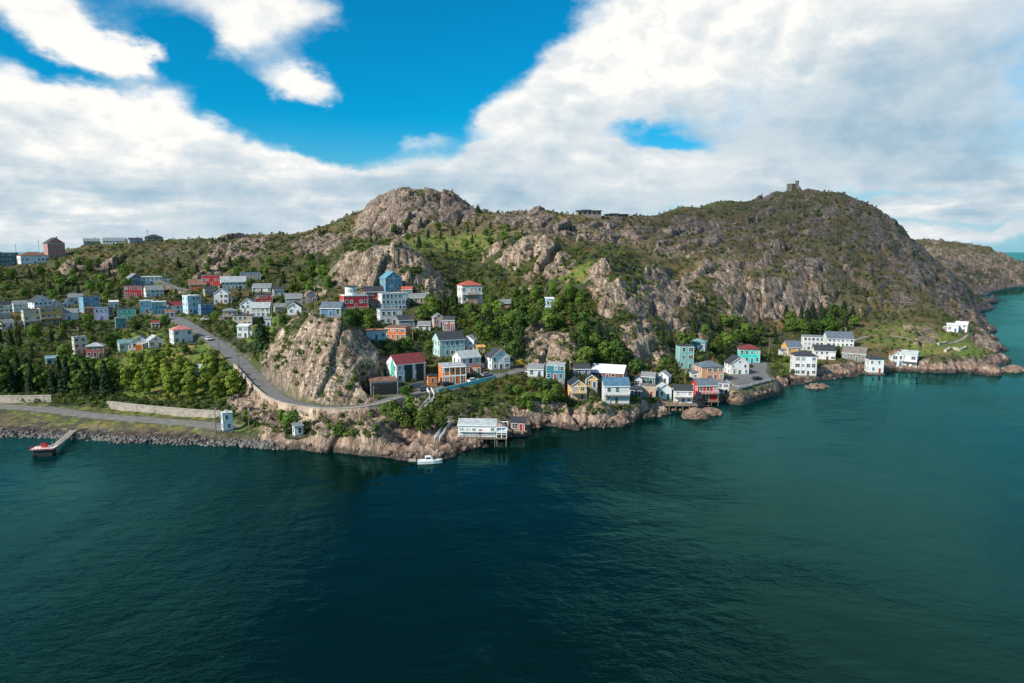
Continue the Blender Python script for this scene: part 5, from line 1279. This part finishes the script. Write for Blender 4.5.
# cars
CARP = {}
def car(px, py, col, yaw, label, P=None):
    P = P or at(px, py)
    if not CARP:
        m = MB(); prof = [(-2.1,.35),(2.1,.35),(2.15,.75),(1.95,.92),(.95,.98),(-1.85,1.02),(-2.15,.95)]
        m.prism(prof, 'y', -.86, .86); o = m.build('body', M_DARK); CARP['body'] = o.data; bpy.data.objects.remove(o)
        m = MB(); m.add([(-1.75,-.8,1.0),(.95,-.8,.985),(.95,.8,.985),(-1.75,.8,1.0),(-1.35,-.64,1.45),(.25,-.64,1.47),(.25,.64,1.47),(-1.35,.64,1.45)], [(0,1,5,4),(1,2,6,5),(2,3,7,6),(3,0,4,7)]); o = m.build('window', M_GLASS); CARP['window'] = o.data; bpy.data.objects.remove(o)
        m = MB(); m.add([(-1.37,-.66,1.452),(.27,-.66,1.472),(.27,.66,1.472),(-1.37,.66,1.452),(-1.3,-.6,1.52),(.2,-.6,1.53),(.2,.6,1.53),(-1.3,.6,1.52)], [(3,2,1,0),(4,5,6,7),(0,1,5,4),(1,2,6,5),(2,3,7,6),(3,0,4,7)]); o = m.build('roof', M_DARK); CARP['roof'] = o.data; bpy.data.objects.remove(o)
        m = MB(); m.tube((0,-.1,0), (0,.1,0), .33, n=14); o = m.build('wheel', M_DARK); CARP['wheel'] = o.data; bpy.data.objects.remove(o)
        m = MB(); m.box(-.03, .03, -.16, .16, -.09, .09); o = m.build('headlight', M_WTRIM); CARP['headlight'] = o.data; bpy.data.objects.remove(o)
    root = empty('parked_car', P+Vector((0,0,.06)), yaw); tag(root, label, 'car')
    mt = simple('car_paint', col, .3, .05, .5, 0, .5)
    def part(nm, loc=(0,0,0), paintit=False):
        o = bpy.data.objects.new(nm, CARP[nm].copy() if paintit else CARP[nm]); link(o); o.parent = root; o.location = loc
        if paintit: o.data.materials[0] = mt
    part('body', paintit=True); part('roof', paintit=True); part('window')
    for x in (-1.3, 1.3):
        for y in (-.80, .80): part('wheel', (x, y, .33))
    for y in (-.6, .6): part('headlight', (2.15, y, .68))
def on_road(px, side): 
    q = min(ROADQ, key=lambda q: abs(to_px(q.x/q.y, q.y, q.z)[0]-px)); i = ROADQ.index(q); t = ROADQ[min(i+1, len(ROADQ)-1)]-ROADQ[max(i-1, 0)]
    t.z = 0; t.normalize(); return q+Vector((t.y, -t.x, 0))*side, math.atan2(t.y, t.x)
for px, side, col, label in ((470, 1.6, (.75,.75,.75), 'white car parked by the turquoise fence'), (448, -1.9, (.03,.03,.035), 'black car parked in front of the orange porch house'), (427, -2.0, (.12,.13,.15), 'dark grey car below the house with green panels'), (489, -1.8, (.30,.31,.33), 'silver-grey car parked before the white corner house'), (212, 1.6, (.70,.70,.70), 'white car driving on the upper part of the road')):
    P, a = on_road(px, side); car(0, 0, col, a, label, P)
def yard(px, py): return pzz(px, py, 5.2)
car(0, 0, (.025,.035,.06), rad(25), 'dark blue car alone in the parking yard', yard(757,380)); car(0, 0, (.03,.03,.03), rad(60), 'black car at the top of the parking yard', yard(750,367)); car(0, 0, (.72,.72,.70), rad(100), 'white car beside the white house at the parking yard', yard(733,373))
car(193, 345, (.06,.065,.07), rad(-25), 'charcoal car parked outside the salmon-roofed house'); car(89, 360, (.74,.74,.74), rad(10), 'white car outside the coral house')
car(205, 320.5, (.6,.6,.6), rad(-30), 'silver car parked below the cobalt blue house')
# floating dock with red rails, its gangway, the moored boat
def floating_dock():
    P = pzz(45, 455, 0.0); root = empty('floating_dock', P, rad(12)); tag(root, 'dark floating dock with red railings and white deck on the left water', 'dock'); root.scale = (.68, .68, .72)
    m = MB(); m.box(-4.2, 4.2, -2.6, 2.6, 2.6, 3.0); m.build('deck', M_WTRIM, root)
    k = MB(); k.box(-3.4, 3.4, -2.0, 2.0, -1.0, 2.597); k.build('hull', M_DARK, root)
    red = simple('red_rail', (.55,.04,.03), .5, .1)
    f = MB(); f.box(-4.35, 4.35, -2.75, -2.603, 2.8, 3.08); f.box(-4.35, -4.203, -2.6, 2.75, 2.8, 3.08); f.box(4.203, 4.35, -2.6, 2.75, 2.8, 3.08); f.box(-4.2, 4.2, 2.603, 2.75, 2.8, 3.08); f.build('rim', red, root)
    r = MB()
    for i in range(7):
        x = -4.1+i*8.2/6; r.box(x-.05, x+.05, -2.55, -2.45, 3.003, 4.0)
    r.box(-4.15, 4.15, -2.56, -2.44, 4.0, 4.1); r.box(-4.15, 4.15, -2.54, -2.46, 3.5, 3.58); r.build('railing', red, root)
    c = MB(); c.box(-.7, .9, -.5, .9, 3.003, 4.3); c.prism([(-.9,4.303),(1.1,4.303),(.1,5.1)], 'y', -.7, 1.1); c.build('kiosk', red, root)
    for x in (-3.2, 3.2): t = MB(); t.tube((x,-2.2,.4), (x,-2.55,.4), .55, n=12); t.build('fender', M_DARK, root)
    for x in (-2.2, 2.2): t = MB(); t.tube((x,2.3,-3), (x,2.3,4.2), .2, n=8); t.build('pile', M_WOOD, root)
    G = at(74, 431); A = P+Vector((math.cos(rad(12))*3.2-math.sin(rad(12))*2.9, 0, 0))*.68; A = P+(A-P)*1; A.y += 2.3; A.z = 2.2
    Q = [A+(G+Vector((0,0,.4))-A)*t for t in (0,.25,.5,.75,1)]; root = empty('gangway', Q[0]); tag(root, 'grey metal gangway joining the red-railed dock to shore', 'gangway')
    L = [p-Q[0] for p in offset_line(Q, -.9)]; R = [p-Q[0] for p in offset_line(Q, .9)]; m = MB(); vs = []
    for i in range(5): vs += [L[i], R[i], R[i]-Vector((0,0,.2)), L[i]-Vector((0,0,.2))]
    m.add(vs, [(i*4+j, i*4+(j+1) % 4, i*4+4+(j+1) % 4, i*4+4+j) for i in range(4) for j in range(4)]+[(0,1,2,3),(19,18,17,16)]); m.build('walkway', M_CONC, root)
    for S in (L, R):
        r = MB()
        for p in S: r.box(p.x-.05, p.x+.05, p.y-.05, p.y+.05, p.z-.1, p.z+1.0)
        for a, b in zip(S[:-1], S[1:]): r.tube(a+Vector((0,0,1)), b+Vector((0,0,1)), .05, n=4); r.tube(a+Vector((0,0,.5)), b+Vector((0,0,.5)), .04, n=4)
        r.build('railing', M_CONC, root)
floating_dock()
def boat(px, py, yaw, L, label):
    P = pzz(px, py, 0); root = empty('motor_boat', P, yaw); tag(root, label, 'boat')
    st = [(-.5,.32,.0),(-.2,.36,0),(.15,.33,.0),(.38,.18,.06),(.5,.01,.12)]; vs = []; fs = []
    for (x, w, k) in st: vs += [(x*L, -w*L*.42, .95+k*L*.25), (x*L, -w*L*.33, .1), (x*L, 0, -.25+k), (x*L, w*L*.33, .1), (x*L, w*L*.42, .95+k*L*.25)]
    for i in range(4):
        for j in range(4): fs.append((i*5+j, i*5+j+1, i*5+6+j, i*5+5+j))
        fs.append((i*5+4, i*5, i*5+5, i*5+9))
    fs += [(0,1,2,3,4)]; m = MB(); m.add(vs, fs); m.build('hull', M_WTRIM, root)
    m = MB(); m.add([(-.2*L,-.1*L,.96),(.14*L,-.1*L,.99),(.14*L,.1*L,.99),(-.2*L,.1*L,.96),(-.2*L,-.085*L,2.1),(.05*L,-.085*L,2.1),(.05*L,.085*L,2.1),(-.2*L,.085*L,2.1)], [(0,1,5,4),(1,2,6,5),(2,3,7,6),(3,0,4,7),(4,5,6,7)]); c = m.build('cabin', M_WTRIM, root)
    for s in (-1, 1): g = MB(); g.box(-.16*L, .03*L, s*.098*L-.01, s*.098*L+.01, 1.45, 1.9); g.build('window', M_GLASS, c)
    g = MB(); g.box(-.55*L, -.505*L, -.2, .2, .1, 1.3); g.build('outboard_motor', M_DARK, root)
boat(430, 463.5, rad(8), 6.6, 'white motor boat moored under the rocks')
P = pzz(421, 460.5, .0); m = MB(); m.box(-3.2, 3.2, -1, 1, -.3, .55); o = m.build('float', M_CONC); o.location = P; tag(o, 'pale mooring float between the rocks and the white boat', 'float')
# wharf below the scarlet house
P = at(677, 405); root = empty('wharf', Vector((P.x, P.y, 2.0)), 0.0); tag(root, 'grey timber wharf on piles in front of the low white houses', 'wharf')
m = MB(); m.box(-6, 7, -2.2, 5, -.3, 0); m.build('deck', M_WOOD, root)
for i in range(6):
    m = MB(); x = -5.6+i*2.4; m.tube((x,-2,-5), (x,-2,.7), .16, n=7); m.build('pile', M_WOOD, root)
# buildings and tower on the skyline
def tower():
    P = at(792, 190.5, 700); P.z -= 1.0; S = simple('tower_stone', (.26,.21,.17), .92, .3, .4, .2); root = empty('stone_tower', P, rad(20)); tag(root, 'square stone tower with corner turret on the summit', 'tower')
    m = MB(); m.box(-5.2, 5.2, -5.2, 5.2, -2, 9.2); m.build('keep', S, root)
    m = MB(); m.box(-5.6, 5.6, -5.6, 5.6, 9.203, 9.8)
    for i in range(5):
        a = -5.2+i*2.6
        for (x, y) in ((a, -5.3), (a, 5.3), (-5.3, a), (5.3, a)): m.box(x-.55, x+.55, y-.3, y+.3, 9.8, 10.7)
    m.build('battlement', S, root)
    n = 8; m = MB(); m.prism([(4.6+2.6*math.cos(6.2832*i/n+.39), -4.4+2.6*math.sin(6.2832*i/n+.39)) for i in range(n)], 'z', -2, 13.5); t = m.build('turret', S, root)
    m = MB(); m.prism([(4.6+3.0*math.cos(6.2832*i/n+.39), -4.4+3.0*math.sin(6.2832*i/n+.39)) for i in range(n)], 'z', 13.503, 14.6); m.build('turret_cap', S, t)
    for x in (-2.4, 1.0):
        for z in (2.5, 6.2): w = MB(); w.box(x-.6, x+.6, -5.26, -5.19, z, z+1.8); w.build('window', M_GLASS, root)
        for z in (2.5, 6.2): w = MB(); w.box(-5.26, -5.19, x-.6, x+.6, z, z+1.8); w.build('window', M_GLASS, root)
tower()
def hall(x0, x1, yb, H, col, label, lo):
    A, B = at(x0, 205, lo), at(x1, 205, lo); c = (A+B)/2; w = (x1-x0)*c.y/F; root = empty('visitor_hall', Vector((c.x, c.y, min(A.z, B.z)-.6))); root.rotation_euler.z = rad(4); tag(root, label, 'building')
    S = simple('hall_wall', col, .8, .25, .3, .05); m = MB(); m.box(-w/2, w/2, -5, 5, -2.5, H); m.build('wall', S, root)
    m = MB(); m.box(-w/2-.8, w/2+.8, -5.8, 5.8, H+.003, H+.7); m.box(-w*.3, w*.1, -2, 2, H+.7, H+1.5); m.build('roof', paint('tar', True), root)
    for i in range(5): x = -w/2+(i+.5)*w/5; g = MB(); g.box(x-w*.07, x+w*.07, -5.06, -4.98, H*.35, H*.78); g.build('window', M_GLASS, root)
hall(577, 600, 215.5, 4.6, (.28,.22,.18), 'brown stone hall with flat roof on the ridge, left of two', 520); hall(605, 627, 216.5, 3.2, (.06,.085,.08), 'dark green low hall on the ridge, right of two', 520)
# old gun battery walls on the headland
for pts, H, label in (([(945,352),(952,349),(960,351),(966,348)], 1.1, 'broken pale concrete battery wall on the headland lawn'), ([(938,345),(946,343.5)], 1.0, 'short pale wall beside the headland path')):
    Q = resample([at(a, b) for a, b in pts], 2.0); o = wall_line('battery_wall', Q, 1.2, [p.z+H+.25*math.sin(i*2.1) for i, p in enumerate(Q)], [p.z-1.5 for p in Q], M_CONC); tag(o, label, 'wall')

def shore_rock(px, py, sx, sy, sz, label, sd):
    P = pzz(px, py, 0); bm = bmesh.new(); bmesh.ops.create_icosphere(bm, subdivisions=4, radius=1); V = np.array([v.co[:] for v in bm.verts])
    f = 1+.55*facet(V[:,0]*1.7+V[:,2], V[:,1]*1.7-V[:,2], sd)[0]+.12*fbm(V[:,0]*4, V[:,1]*4+V[:,2]*3, 3, sd)
    V = V*f[:, None]*np.array([sx, sy, sz])
    for v, p in zip(bm.verts, V): v.co = p
    me = bpy.data.meshes.new('shore_rock'); bm.to_mesh(me); bm.free(); me.materials.append(M_PINKROCK)
    o = link(bpy.data.objects.new('shore_rock', me)); o.location = P; tag(o, label, 'rock')
shore_rock(694, 417, 4.2, 3.2, 2.6, 'big pinkish rock in the water below the wharf', 3)
shore_rock(709, 414, 4.6, 3.0, 2.2, 'pinkish rock in the water below the scarlet house', 8)
shore_rock(817, 387.5, 4.5, 2.8, 1.8, 'low brown rock in the water off the three-storey white house', 12)
shore_rock(1012, 371.5, 5.5, 3.5, 2.6, 'rock off the very tip of the headland', 21)
